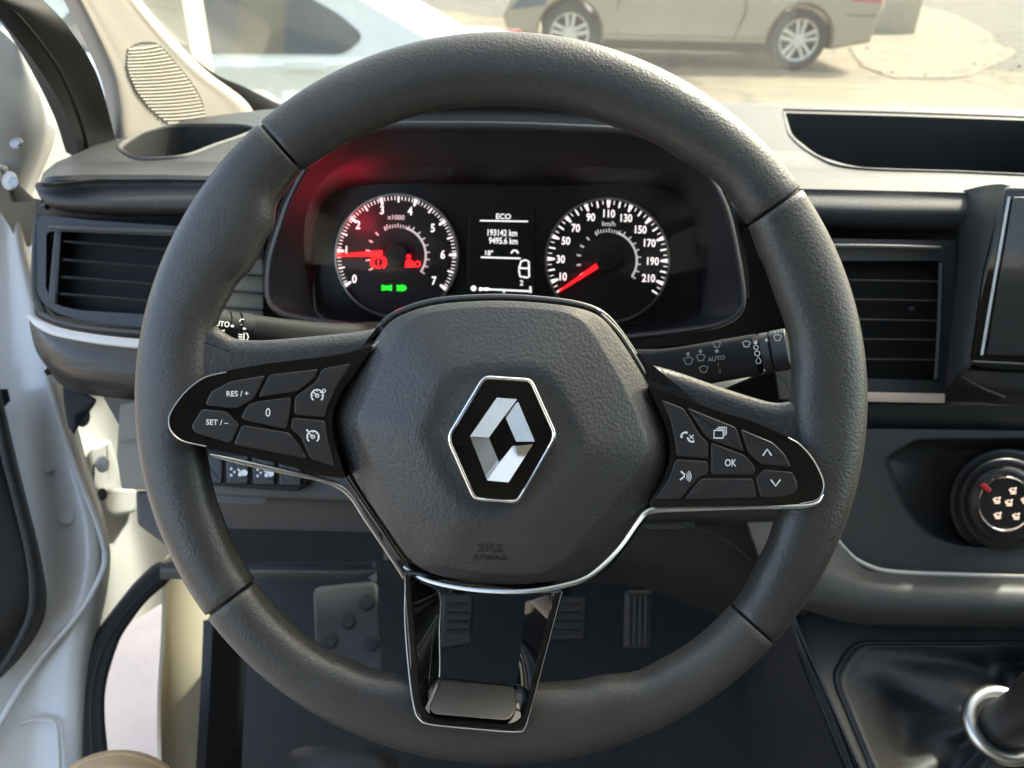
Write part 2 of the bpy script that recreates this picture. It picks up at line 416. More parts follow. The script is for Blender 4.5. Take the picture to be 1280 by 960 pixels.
# ================================================================== THE PLACE OUTSIDE
def slab(name, pts, z0, z1, mat, parent=None, **kw):
    n = len(pts); V = [Vector((x, y, z0)) for x, y in pts] + [Vector((x, y, z1)) for x, y in pts]
    Fc = [tuple(range(n - 1, -1, -1)), tuple(range(n, 2 * n))] + [(i, (i + 1) % n, n + (i + 1) % n, n + i) for i in range(n)]
    return mk(name, V, Fc, mat, parent, **kw)
def gp(px, py, z=0):
    r = ray(px, py); return CAM + r * ((z - CAM.z) / r.z)
gm = mat('dusty_ground', (.15, .122, .08), .95, bump=('noise', 9, .02, .5), var=.30, vscale=1.1, crack=.35)
rm = mat('worn_asphalt', (.085, .08, .068), .95, bump=('noise', 30, .01, .5), var=.22, vscale=2, crack=.55)
mk('ground', [(-250, -250, 0), (250, -250, 0), (250, 250, 0), (-250, 250, 0)], [(0, 1, 2, 3)], gm, smooth=False, kind='structure')
# worn asphalt strip behind the champagne car, broken concrete apron on it
a0 = [gp(600, 20), gp(1130, 52), gp(1190, 86), gp(1420, 96), gp(1800, 60)]
mk('road', [(p.x, p.y, .004) for p in a0] + [(60, 60, .004), (-30, 60, .004)], [tuple(range(7))], rm, smooth=False, kind='structure')
rp = random.Random(5)
ap = []
for (px, py) in [(1062, 62), (1075, 84), (1100, 93), (1130, 97), (1165, 98), (1200, 92), (1232, 84), (1262, 72), (1278, 62), (1250, 54), (1235, 44), (1205, 26), (1180, 14), (1160, 8), (1120, 10), (1085, 40)]:
    q = gp(px, py, .015); ap.append((q.x + rp.uniform(-.14, .14), q.y + rp.uniform(-.14, .14)))
slab('concrete_apron', ap, .0, .015, M['concrete'], kind='structure', smooth=False)
nst = 0; V_, F_ = [], []
for i in range(70):
    a = rp.choice(ap); x, y = a[0] + rp.gauss(0, .22), a[1] + rp.gauss(0, .18); r = rp.uniform(.012, .045); b = len(V_)
    for (dx, dy, dz) in [(1, 0, .1), (0, 1, .1), (-1, 0, .1), (0, -1, .1), (0, 0, 1)]:
        V_.append((x + dx * r * rp.uniform(.6, 1.3), y + dy * r * rp.uniform(.6, 1.3), .03 + dz * r * rp.uniform(.5, 1)))
    F_ += [(b, b + 1, b + 4), (b + 1, b + 2, b + 4), (b + 2, b + 3, b + 4), (b + 3, b, b + 4), (b + 3, b + 2, b + 1, b)]
mk('rubble', V_, F_, M['concrete'], smooth=False, kind='stuff', label='broken concrete rubble along the edge of the apron')
slab('bright_ground_slab', [(-4.2, -1.2), (-.1, -1.2), (-.1, 2.4), (-4.2, 2.4)], 0, .012, mat('brightened_concrete', (.27, .25, .23), .9, bump=('noise', 25, .004, .4), var=.10, vscale=8), kind='structure', smooth=False)  # paler slab put in for the brightness of the ground by the door
# low cream block by the tail of the champagne car
q = gp(1112, 42); q2 = gp(1140, 42); q0 = gp(1082, 42)
t = box('concrete_block', (q0.x, q.y, 0), (q2.x, q.y + .6, .75), mat('cream_render', (.50, .43, .31), .85, var=.08), bev=.02,
        label='low cream concrete block standing behind the tail of the champagne car', cat='block')
q = gp(244, 250); 
box('gate_post', (-1.64, 3.55, 0), (-1.41, 3.78, 2.4), mat('post_render', (.50, .46, .36), .85, var=.15, vscale=4), bev=.012,
    label='square cream post standing before the pale parked car', cat='post')
box('boundary_wall', (-6, 4.9, 0), (-2.05, 5.1, 2.6), M['wallpaint'], bev=.01, label='grey painted wall beyond the left windscreen pillar', cat='wall')
# buildings across the road, out of the frame above, seen in reflections only
def wheel_parts(parent, c, r, w, side):
    """tyre with a five spoke rim; axle along local y given as world vectors"""
    ax, fx = side; up = Vector((0, 0, 1)); N = 28
    prof = [(.70, .5), (.97, .46), (1, .3), (1, -.3), (.97, -.46), (.70, -.5)]
    V, Fc = [], []
    for k in range(N):
        a = 2 * math.pi * k / N; d = fx * math.cos(a) + up * math.sin(a)
        for (rr, yy) in prof: V.append(c + d * r * rr + ax * (yy * w))
    m = len(prof)
    for k in range(N):
        for i in range(m): Fc.append((k * m + i, ((k + 1) % N) * m + i, ((k + 1) % N) * m + (i + 1) % m, k * m + (i + 1) % m))
    ob = mk('wheel', V, Fc, M['tyre'], parent)
    V, Fc = [], []
    def add(poly, y0, y1):
        b = len(V); n = len(poly)
        for y in (y0, y1): V.extend(c + fx * (p[0] * r) + up * (p[1] * r) + ax * (y * w) for p in poly)
        Fc.append(tuple(b + n + i for i in range(n))); Fc.append(tuple(b + i for i in reversed(range(n))))
        for i in range(n): Fc.append((b + i, b + (i + 1) % n, b + n + (i + 1) % n, b + n + i))
    for k in range(5):
        a = 2 * math.pi * k / 5 + math.pi / 2; ca, sa = math.cos(a), math.sin(a)
        for pl in ([(.08, -.12), (.70, -.20), (.70, -.075), (.08, -.01)], [(.08, .01), (.70, .075), (.70, .20), (.08, .12)]):
            add([(x * ca - y * sa, x * sa + y * ca) for x, y in pl], -.40, -.30)
    add([(.2 * math.cos(2 * math.pi * k / 16), .2 * math.sin(2 * math.pi * k / 16)) for k in range(16)], -.44, -.29)
    # rim lip
    b = len(V)
    for k in range(N):
        a = 2 * math.pi * k / N; d = fx * math.cos(a) + up * math.sin(a)
        V.extend([c + d * r * .74 + ax * (-.42 * w), c + d * r * .64 + ax * (-.38 * w), c + d * r * .64 + ax * (.2 * w)])
    for k in range(N):
        for i in range(2): Fc.append((b + k * 3 + i, b + ((k + 1) % N) * 3 + i, b + ((k + 1) % N) * 3 + i + 1, b + k * 3 + i + 1))
    mk('rim', V, Fc, M['alloy'], ob, sharp=30)
    V = [c + (fx * math.cos(2 * math.pi * k / N) + up * math.sin(2 * math.pi * k / N)) * r * .66 + ax * (-.05 * w) for k in range(N)]
    V += [v + ax * .02 for v in V]
    mk('brake_disc', V, [tuple(range(N)), tuple(range(2 * N - 1, N - 1, -1))] + [(i, (i + 1) % N, N + (i + 1) % N, N + i) for i in range(N)], M['dark'], ob)
def car(name, label, paint, org, fx, L, W, wb, front_oh, r, prof, cabin, wins, seams, tail, head, handle, group=None):
    """side profile (x from the front bumper backwards, z); fx = unit vector front->back"""
    ax = Vector((-fx.y, fx.x, 0));
    if ax.y < 0: ax = -ax                     # axis pointing away from the van
    root = thing(name, label, 'car', org + fx * (L / 2), group)
    def pt(x, y, z): return org + fx * x + ax * y + Vector((0, 0, z))
    # lower body with wheel arches in the outline
    x1, x2 = front_oh, front_oh + wb; ra = r * 1.13; zb = .20
    def arch(xc): return [(xc + ra * math.cos(math.pi - math.pi * k / 14), r + ra * math.sin(math.pi * k / 14) * 1.0) for k in range(15)]
    zb = .255
    low = [(.12, zb + .04)] + [(x1 - ra, zb)] + arch(x1) + [(x1 + ra, zb)] + [(x2 - ra, zb)] + arch(x2) + [(x2 + ra, zb)] + [(L - .10, zb + .10)]
    out = low + [tuple(p) for p in prof]
    n = len(out)
    lay = [(0, .035, 0), (.06, .0, .012), (W - .06, .0, .012), (W, .035, 0)]
    V, Fc = [], []; cx_, cz_ = L / 2, .55
    ins = inset([Vector(p) for p in out], .03)
    def zoff(z): return max(0, (z - .55)) * .18 + max(0, .45 - z) * .15   # tumblehome and tuck under
    for (y, k, _) in [(0, 1, 0), (.035, 0, 0), (W - .035, 0, 0), (W, 1, 0)]:
        for i, p in enumerate(out):
            q = ins[i] if k else p; e = zoff(q[1])
            yy = y + (e if y < W / 2 else -e); V.append(pt(q[0], yy, q[1]))
    for k in range(3):
        for i in range(n): j = (i + 1) % n; Fc.append((k * n + i, k * n + j, (k + 1) * n + j, (k + 1) * n + i))
    Fc.append(tuple(range(n))); Fc.append(tuple(range(4 * n - 1, 3 * n - 1, -1)))
    mk('body', V, Fc, paint, root, sharp=35)
    # cabin
    m = len(cabin); V, Fc = [], []
    zlo = min(p[1] for p in cabin); zhi = max(p[1] for p in cabin)
    def cy_(z): return .07 + (z - zlo) / (zhi - zlo) * .20
    for s in (0, 1):
        for p in cabin: V.append(pt(p[0], cy_(p[1]) if s == 0 else W - cy_(p[1]), p[1]))
    for i in range(m): j = (i + 1) % m; Fc.append((i, j, m + j, m + i))
    Fc += [tuple(range(m)), tuple(range(2 * m - 1, m - 1, -1))]
    mk('roof', V, Fc, paint, root, sharp=30)
    for s in (0, 1):
        for wn in wins:
            wn = rc(wn, .05, 3); k = len(wn); V = []
            for e in (-.008, .02):
                V += [pt(p[0], (cy_(p[1]) + e) if s == 0 else W - cy_(p[1]) - e, p[1]) for p in wn]
            mk('window', V, [tuple(range(k)), tuple(range(2 * k - 1, k - 1, -1))] + [(i, (i + 1) % k, k + (i + 1) % k, k + i) for i in range(k)], M['carglass'], root, smooth=False)
        def side(nm, poly, mt, th=.012, smooth=False):
            k = len(poly); V = []
            for e in (-th, .02):
                V += [pt(p[0], (zoff(p[1]) + e) if s == 0 else W - zoff(p[1]) - e, p[1]) for p in poly]
            return mk(nm, V, [tuple(range(k)), tuple(range(2 * k - 1, k - 1, -1))] + [(i, (i + 1) % k, k + (i + 1) % k, k + i) for i in range(k)], mt, root, smooth=smooth)
        for sm in seams:
            vv, ff = ribbons([sm], .012)
            side_pts = [tuple(v) for v in vv]
            V = []
            for e in (-.003, .02): V += [pt(p[0], (zoff(p[1]) + e) if s == 0 else W - zoff(p[1]) - e, p[1]) for p in side_pts]
            k = len(side_pts)
            mk('door_seam', V, [tuple(q) for q in ff] + [tuple(k + i for i in reversed(q)) for q in ff], M['dark'], root, smooth=False)
        side('door_sill', [(x1 + ra + .02, zb + .0), (x2 - ra - .02, zb + .0), (x2 - ra - .02, zb + .06), (x1 + ra + .02, zb + .06)], M['dark'], .014)
        side('crease_moulding', [(x1 + ra + .05, .36), (x2 - ra - .05, .36), (x2 - ra - .06, .385), (x1 + ra + .06, .385)], paint, .018)
        for h in handle: side('door_handle', rc([(h[0], h[1]), (h[0] + .2, h[1]), (h[0] + .2, h[1] + .035), (h[0], h[1] + .035)], .015), paint, .03)
        side('tail_light', rc(tail, .03), M['redlens'], .012)
        side('headlight', rc(head, .04), M['carglass'], .010)
    for x in (x1, x2):
        for y, sgn in ((.115, 1), (W - .115, -1)):
            wheel_parts(root, pt(x, y, r), r, .21, (ax * sgn, fx))
        for y in (.02, W - .30):                # dark liner inside each arch
            V = []; K = 14
            for yy in (y + .02, y + .26):
                V += [pt(x + ra * 1.02 * math.cos(math.pi * k / K), yy, r + ra * 1.02 * math.sin(math.pi * k / K)) for k in range(K + 1)]
            mk('arch_liner', V, [(k, k + 1, K + 2 + k, K + 1 + k) for k in range(K)] , M['dark'], root)
    box('underbody', (-1, -1, -1), (1, 1, 1), M['dark'], None) if False else None
    V = [pt(x, y, z) for x in (x1 - .1, x2 + .1) for y in (.25, W - .25) for z in (.17, .5)]
    mk('underbody', V, [(0, 1, 3, 2), (4, 5, 7, 6), (0, 1, 5, 4), (2, 3, 7, 6), (0, 2, 6, 4), (1, 3, 7, 5)], M['dark'], root, smooth=False)
    return root
# champagne coupe, side on, facing left
pr, pf = gp(992, 88), gp(710, 80)
pd = P(992, 88, 9.1)
fx = (Vector((pr.x, pr.y, 0)) - Vector((pf.x, pf.y, 0))); wb = fx.length; fx.normalize()
k = wb / 2.66
S = lambda L_: [(x * k, z * k) for x, z in L_]
org = Vector((pf.x, pf.y, 0)) - fx * (.80 * k)
car('coupe', 'champagne beige coupe parked side on across the yard, facing left', M['gold'], org, fx, 4.38 * k, 1.75 * k, wb, .80 * k, .325 * k,
    S([(4.30, .55), (4.36, .72), (4.28, .98), (4.10, 1.04), (3.55, 1.00), (3.0, .96), (1.6, .94), (1.25, .93), (.5, .80), (.12, .68), (.02, .50)]),
    S([(1.25, .90), (1.6, 1.08), (2.15, 1.36), (2.6, 1.42), (3.1, 1.38), (3.75, 1.06), (4.0, .98)]),
    [S([(1.62, .98), (2.15, 1.29), (2.62, 1.34), (2.62, .99)]), S([(2.70, .99), (2.70, 1.33), (3.08, 1.29), (3.45, 1.05)])],
    [S([(1.35, .30), (1.33, .60), (1.40, .90)]), S([(2.78, .92), (2.80, .60), (2.70, .30)]), S([(.85, .86), (1.30, .90)]), S([(3.95, .60), (4.30, .60)])],
    S([(4.0, .74), (4.33, .74), (4.28, .92), (4.02, .90)]), S([(.1, .56), (.5, .62), (.55, .74), (.2, .68)]), [(2.42 * k, .80 * k)])
# pale sedan nearer, facing left, tail to the right
org2 = Vector((-3.95, 4.10, 0)); fx2 = Vector((1, .03, 0)).normalized()
car('sedan', 'pale bluish white sedan parked close ahead, seen through the windscreen beside the post', M['palewhite'], org2, fx2, 4.05, 1.7, 2.45, .75, .30,
    [(4.03, .46), (4.05, .64), (3.98, .83), (3.78, .875), (3.3, .86), (2.4, .83), (1.3, .81), (.6, .73), (.15, .60), (.02, .44)],
    [(1.05, .78), (1.75, 1.26), (2.1, 1.33), (2.7, 1.31), (3.05, 1.16), (3.58, .89), (3.62, .82)],
    [[(1.45, .85), (1.85, 1.20), (2.15, 1.24), (2.15, .855)], [(2.22, .855), (2.22, 1.24), (2.7, 1.20), (3.02, 1.05), (3.15, .95), (3.04, .865)]],
    [[(1.2, .28), (1.2, .80)], [(2.18, .28), (2.18, .82)]],
    [(3.84, .62), (4.02, .62), (4.0, .86), (3.86, .86)], [(.1, .52), (.5, .58), (.5, .72), (.15, .64)], [(1.95, .78), (2.75, .80)])

# ================================================================== THE VAN ROUND THE CAMERA
van = thing('van_cabin', 'shell of the van cabin around the driver: bare metal sill, hinge pillar and roof', 'van', (0, .2, .35))
def quad(name, pts, mt, th=.01, **kw):
    pts = [Vector(p) for p in pts]; n = (pts[1] - pts[0]).cross(pts[2] - pts[0]).normalized() * th; m = len(pts)
    V = pts + [p + n for p in pts]
    return mk(name, V, [tuple(range(m)), tuple(range(2 * m - 1, m - 1, -1))] + [(i, (i + 1) % m, m + (i + 1) % m, m + i) for i in range(m)], mt, van, smooth=False, **kw)
quad('roof_liner', [(-.52, -.13, 1.80), (1.16, -.13, 1.80), (1.16, -.95, 1.80), (-.52, -.95, 1.80)], M['head'], .03)
quad('rear_bulkhead', [(-.62, -.95, .35), (1.22, -.95, .35), (1.18, -.95, 1.80), (-.52, -.95, 1.80)], M['head'], -.03)
quad('floor_pan', [(-.46, 1.15, .40), (1.18, 1.15, .40), (1.18, -.95, .40), (-.46, -.95, .40)], M['carpet'], -.03)
quad('firewall', [(-.44, 1.02, .40), (1.18, 1.02, .40), (1.18, 1.06, 1.19), (-.44, 1.06, 1.19)], M['carpet'], -.03)
quad('passenger_side', [(1.20, 1.1, .35), (1.20, -.95, .35), (1.20, -.95, 1.18), (1.20, 1.1, 1.18)], M['dashgrey'], .03)
quad('passenger_pillar', [(1.20, -.42, 1.18), (1.20, -.95, 1.18), (1.14, -.95, 1.80), (1.14, -.42, 1.76)], M['head'], .03)
quad('passenger_window', [(1.19, .95, 1.18), (1.19, -.42, 1.18), (1.15, -.42, 1.74), (1.15, .12, 1.74)], M['window'], .004)
quad('door_pillar', [(-.56, -.55, .30), (-.56, -.95, .30), (-.50, -.95, 1.78), (-.50, -.55, 1.76)], M['white'], -.06)
quad('bonnet', [(-.55, 1.12, 1.12), (1.25, 1.12, 1.12), (1.2, 1.95, .98), (-.5, 1.95, .98)], M['white'], -.03)
ws = quad('windscreen', [(-.49, 1.10, 1.20), (1.18, 1.10, 1.20), (1.10, -.14, 1.80), (-.45, -.14, 1.80)], M['windscreen'], .004)

# ------------------------------------------------------------------ pillar trim with its speaker grille
pil = plane3((140, 165, .74), (312, 135, .95), (90, 0, .67))
pt_ = thing('pillar_trim', 'beige grey windscreen pillar trim with a ribbed speaker grille', 'pillar trim', P(190, 150, .82))
def pd_(x, y, e=0): return (x, y, pil(x, y) + e)
rows_ = []
for (y, a, b) in [(-130, 40, 110), (-40, 75, 141), (24, 108, 184), (90, 138, 246), (132, 148, 300), (165, 152, 318), (232, 160, 350)]:
    rows_.append([(a - 14, y + 4, pil(a - 14, y + 4) + .035), (a, y, pil(a, y) + .004), (a + (b - a) * .2, y, pil(a + (b - a) * .2, y)), (a + (b - a) * .5, y - 1, pil(a + (b - a) * .5, y - 1)), (a + (b - a) * .85, y - 2, pil(a + (b - a) * .85, y - 2)), (b, y - 4, pil(b, y - 4) + .002), (b + 7, y - 6, pil(b + 7, y - 6) + .03)])
sheet('trim_panel', rows_, M['trim'], pt_, nu=60, nv=40, thick=.003)
gl = [(163, 62), (170, 55), (191, 54), (202, 61), (221, 83), (239, 106), (249, 124), (255, 143)]
gr = [(160, 66), (158, 80), (160, 92), (170, 112), (178, 123), (186, 133), (198, 144), (212, 153)]
def edge_at(L, y):
    for a, b in zip(L, L[1:]):
        if a[1] <= y <= b[1] and b[1] > a[1]: return a[0] + (b[0] - a[0]) * (y - a[1]) / (b[1] - a[1])
    return None
lt = [(160, 58), (159, 70), (158, 80), (161, 92), (170, 112), (178, 123), (186, 133), (198, 144), (214, 156)]
rt = [(193, 54), (202, 61), (221, 83), (239, 106), (249, 124), (256, 143), (258, 150)]
rim_ = cr([(p[0], p[1]) for p in [(160, 62), (170, 54), (191, 53), (203, 60), (222, 82), (240, 105), (250, 123), (257, 145), (216, 155), (197, 145), (184, 133), (168, 112), (158, 90)]], 60, True) if False else None
tube('grille_edge', [(160, 66), (169, 55), (190, 53), (203, 60), (223, 83), (241, 106), (251, 124), (257, 145)], off(pil, -.0012), 1.3, M['plain'], pt_, n=50)
nsl = 23
for i in range(nsl):
    y = 60 + i * (152 - 60) / (nsl - 1)
    a, b = edge_at(lt, y), edge_at(rt, y - 2)
    if a is None or b is None: continue
    s = [(a + (b - a) * q / 6, y + 2.0 - 5.0 * (q / 6) + 1.2 * math.sin(math.pi * q / 6)) for q in range(7)]
    tube('slat', s, off(pil, -.0012), 2.7, M['trim'], pt_, n=14, flat=1.0)
# dark glass border beside it
tube('windscreen_border', [(132, -70), (164, -5), (212, 52), (262, 98), (302, 122), (352, 143)], off(pil, .04), [6, 8, 10, 18, 30, 24], M['dark'], van, n=40, flat=.12)

# ------------------------------------------------------------------ open door, hinge pillar, seals
dr = bpy.data.objects.new('door', None); link(dr, P(60, 900, .80), van); dr['label'] = 'open white door with black seal and grey inner card'
dpl = plane(P(40, 600, .80), (.34, -.86, .36))
sheet('door_skin', [[(-170, -30, .60), (-60, 12, .66), (-10, 30, .69), (22, 58, .71), (30, 66, .74)],
                    [(-170, 120, .66), (-60, 140, .70), (10, 150, .73), (50, 150, .76), (70, 160, .80)],
                    [(-170, 250, .70), (-60, 250, .74), (0, 250, .765), (22, 262, .775), (34, 275, .80)],
                    [(-170, 400, .72), (-60, 400, .765), (10, 400, .79), (48, 400, .795), (62, 400, .82)],
                    [(-170, 560, .73), (-60, 560, .775), (30, 560, .80), (88, 560, .80), (104, 560, .83)],
                    [(-170, 700, .73), (-60, 700, .77), (60, 700, .80), (120, 690, .805), (138, 690, .84)],
                    [(-170, 830, .72), (-60, 830, .76), (40, 830, .79), (98, 830, .80), (118, 830, .83)],
                    [(-170, 1010, .70), (-60, 1010, .74), (30, 1010, .77), (98, 1010, .78), (112, 1010, .82)]], M['white'], dr, nu=36, nv=60, thick=.012)
tube('door_ridge', [(-30, 960, .745), (8, 890, .765), (50, 825, .782), (100, 765, .789), (128, 715, .793), (132, 690, .795)], None, 8, M['white'], dr, n=40, flat=.8)
tube('door_ridge', [(25, 905, .772), (42, 900, .778), (68, 903, .782), (73, 930, .778), (75, 980, .77)], None, 5, M['white'], dr, n=30, flat=.6)
tube('door_edge', [(58, 470, .79), (78, 540, .795), (100, 600, .797), (122, 655, .80), (134, 700, .803)], None, 7, M['white'], dr, n=30, flat=.8)
sheet('door_card', [[(-170, 470, .66), (-60, 470, .70), (-6, 480, .735), (2, 492, .78)],
                    [(-170, 590, .67), (-60, 590, .71), (12, 590, .745), (26, 595, .79)],
                    [(-170, 690, .67), (-60, 690, .71), (36, 690, .75), (52, 700, .795)],
                    [(-170, 770, .67), (-60, 770, .71), (36, 760, .75), (57, 765, .795)],
                    [(-170, 830, .67), (-60, 830, .71), (12, 810, .75), (30, 818, .79)],
                    [(-170, 900, .67), (-60, 870, .71), (-12, 845, .745), (0, 852, .785)]], M['plain'], dr, nu=24, nv=40, thick=.006)
tube('card_edge', [(-14, 470, .73), (4, 560, .735), (22, 630, .742), (38, 700, .748), (40, 760, .75), (20, 808, .748), (-8, 850, .742)], None, 9, M['soft'], dr, n=30, flat=.6)
plate('door_seal', cr([(200, 702), (172, 724), (150, 750), (126, 782), (109, 812), (100, 848), (96, 885), (98, 940), (102, 990), (141, 990), (135, 938), (131, 890), (134, 850), (149, 802), (166, 774), (185, 750), (214, 722)], 90, True), plane3((190, 720, .86), (105, 900, .80), (135, 985, .795)), .03, 7, M['rubber'], dr)
tube('seal_groove', [(200, 722), (162, 760), (130, 808), (117, 850), (113, 890), (117, 985)], off(plane3((190, 720, .86), (105, 900, .80), (135, 985, .795)), -.003), 2.5, M['plain'], dr, n=50)
for (x, y, d, r) in [(20, 179, .71, 9), (60, 585, .797, 7), (82, 648, .80, 10)]:
    plate('plug' if y > 300 else 'bolt', circ(x, y, r, 24, ry=r * .8)[:-1], d - (.0015 if y > 300 else .004), .006, .8 if y > 300 else 2, M['white'] if y > 300 else M['steel'], dr)
    if y < 300:
        plate('bolt_head', circ(x, y, 5, 6, ry=4.6)[:-1], d - .010, .008, .8, M['steel'], dr)
# body metal behind the door: hinge pillar, hinge, sill
sheet('hinge_pillar', [[(20, 30, .80), (60, 60, .83), (90, 100, .88), (125, 160, .93)], [(36, 180, .84), (60, 180, .86), (90, 180, .90), (140, 190, .95)],
                       [(45, 330, .86), (62, 330, .88), (100, 330, .92), (160, 330, .97)], [(60, 470, .87), (80, 480, .90), (130, 490, .95), (215, 490, .99)],
                       [(85, 580, .88), (110, 590, .92), (150, 600, .97), (225, 600, 1.0)], [(115, 680, .89), (135, 690, .93), (175, 700, .98), (235, 700, 1.0)],
                       [(112, 800, .90), (140, 790, .94), (185, 765, .98), (235, 735, 1.0)]], M['white'], van, nu=30, nv=40, thick=.01)
sheet('pillar_sill', [[(208, 700, .90), (222, 690, .93), (262, 690, .97), (290, 690, .99)], [(206, 790, .90), (216, 785, .93), (262, 790, .965), (290, 790, .98)],
                      [(201, 880, .895), (212, 880, .92), (258, 880, .95), (285, 880, .97)], [(203, 1010, .885), (214, 1010, .91), (254, 1010, .94), (280, 1010, .96)]], M['cream'], van, nu=24, nv=40, thick=.004)
sheet('kick_panel', [[(266, 775, .84), (285, 772, .90), (312, 785, .99)], [(262, 870, .83), (284, 870, .89), (306, 870, .97)], [(254, 1000, .82), (276, 1000, .88), (300, 1000, .95)]], M['plain'], van, nu=18, nv=20, thick=.01)
tube('sill_seal', [(270, 770, .87), (268, 850, .86), (262, 920, .853), (256, 1000, .845)], None, 8, M['rubber'], van, n=24)
# black seal along the windscreen pillar
sheet('pillar_seal', [[(-130, -110, .47), (-90, -110, .48), (-45, -110, .50)], [(-40, -10, .52), (-5, -12, .53), (40, -15, .57)], [(0, 24, .55), (40, 22, .57), (84, 32, .61)], [(50, 88, .62), (84, 78, .64), (121, 92, .68)],
                      [(86, 150, .68), (108, 142, .70), (141, 160, .74)], [(100, 200, .72), (122, 195, .74), (152, 200, .77)]], M['rubber'], van, nu=18, nv=40, thick=.015)
tube('seal_lip', [(-16, -10, .535), (22, 20, .557), (70, 82, .622), (98, 145, .684), (112, 195, .73)], None, 5, M['dark'], van, n=30)
# door hinges
hg = bpy.data.objects.new('hinge', None); link(hg, P(30, 260, .83), van); hg['label'] = 'upper bolted hinge bracket by the dashboard end'
plate('hinge_plate', rc([(-4, 205), (10, 208), (16, 250), (48, 246), (50, 262), (43, 285), (40, 308), (20, 308), (12, 285), (-4, 262)], 4), plane3((0, 205, .74), (48, 246, .79), (30, 300, .79)), .03, 3, M['white'], hg)
plate('bolt', circ(12, 226, 10, 20, ry=12)[:-1], .735, .012, 3, M['white'], hg)
plate('bolt_head', circ(17, 228, 6.5, 6, ry=7.5)[:-1], .722, .016, 1, M['steel'], hg)
hg2 = bpy.data.objects.new('hinge', None); link(hg2, P(120, 650, .93), van); hg2['label'] = 'lower white pressed hinge box'
plate('hinge_box', rc([(112, 560), (138, 548), (150, 590), (146, 612), (120, 618), (112, 600)], 8), plane3((112, 560, .90), (150, 590, .94), (120, 618, .91)), .04, 6, M['white'], hg2)
plate('bolt', circ(128, 580, 9, 20, ry=11)[:-1], .888, .02, 2.5, M['white'], hg2)
plate('hinge_arm', rc([(128, 612), (150, 610), (172, 612), (170, 640), (140, 645), (130, 635)], 6), plane3((128, 612, .90), (172, 612, .95), (140, 645, .91)), .03, 4, M['white'], hg2)
for (x, y, rx, ry) in [(103, 520, 10, 14), (105, 596, 5, 15), (128, 618, 6, 8)]:
    plate('hole_disc', circ(x, y, rx, 20, ry=ry)[:-1], .872 if x < 120 else .885, .02, 1, M['dark'], hg2)  # dark discs standing in for shaded holes in the metal
# ================================================================== DASHBOARD
TOP = plane((0, .8, 1.222), (0, 0, 1))
ds = thing('dashboard', 'dark grey moulded dashboard running right across below the windscreen', 'dashboard', P(640, 500, .68))
slot = rc([(980, 140), (1130, 144), (1330, 151), (1330, 221), (1200, 215), (1068, 210), (1022, 196), (989, 170)], [4, 2, 2, 2, 2, 20, 14, 8])
cup = cr([(150, 187), (160, 176), (182, 165), (215, 158), (255, 157), (300, 158), (318, 163), (300, 172), (268, 183), (236, 195), (205, 199), (170, 199)], 60, True)
topout = [(50, 228), (54, 216), (70, 203), (100, 190), (140, 172), (190, 158), (250, 147), (330, 137), (520, 129), (760, 127), (920, 128), (1100, 132), (1400, 142), (1400, 247), (1185, 240), (1005, 236), (880, 232), (700, 230), (400, 228), (250, 224), (120, 224), (70, 229)]
holed('top_pad', dens(topout, 25), [dens(slot, 12), cup], TOP, .008, M['soft'], ds, sharp=30)
# recessed tray and its floor, cup well
def well(name, loop, dz, k, mt, zf=None):
    n = len(loop); cxm = sum(p[0] for p in loop) / n; cym = sum(p[1] for p in loop) / n
    A = [P(p[0], p[1], TOP(*p[:2]) - .0006) for p in inset([Vector(p) for p in loop], -1.2)]
    B = [P(p[0], p[1], TOP(*p[:2]) + .001) for p in inset([Vector(p) for p in loop], 1.0)]
    C_ = [v + Vector((0, 0, -dz)) for v in B]
    cc = sum(C_, Vector()) / n; C_ = [cc + (v - cc) * k for v in C_]
    V = A + B + C_; Fc = []
    for r in range(2):
        for i in range(n): Fc.append((r * n + i, r * n + (i + 1) % n, (r + 1) * n + (i + 1) % n, (r + 1) * n + i))
    Fc.append(tuple(range(2 * n, 3 * n)))
    return mk(name, V, Fc, mt, ds, sharp=50)
well('storage_tray', dens(slot, 12), .075, .97, M['plain'])
well('cup_well', cup, .09, .9, M['plain'])
tp = plane((0, P(1180, 140, TOP(1180, 140)).y + .002, 1.2), (0, -1, .12))
TF = plane((0, .8, 1.1505), (0, 0, 1))
so_ = plate('tray_socket', rc([(1138, 192), (1236, 194), (1240, 225), (1134, 223)], 4), TF, .003, 1, M['plain'], ds)
plate('socket_lid', rc([(1144, 194.5), (1230, 196.5), (1233, 223), (1140, 221)], 3), off(TF, -.001), .002, 1, M['dark'], so_)
tube('tray_rim', [(979, 141), (988, 171), (1021, 197), (1068, 211), (1200, 216), (1330, 222)], off(TOP, -.001), 5, M['soft'], ds, n=60, flat=.5)
tube('tray_rim', [(979, 138), (1130, 142), (1330, 149)], off(TOP, -.001), 5, M['soft'], ds, n=30, flat=.5)
tube('cup_rim', cup[::5] if False else [tuple(p) for p in cup], off(TOP, -.0005), 6, M['dashgrey'], ds, n=90, flat=.35, closed=True)
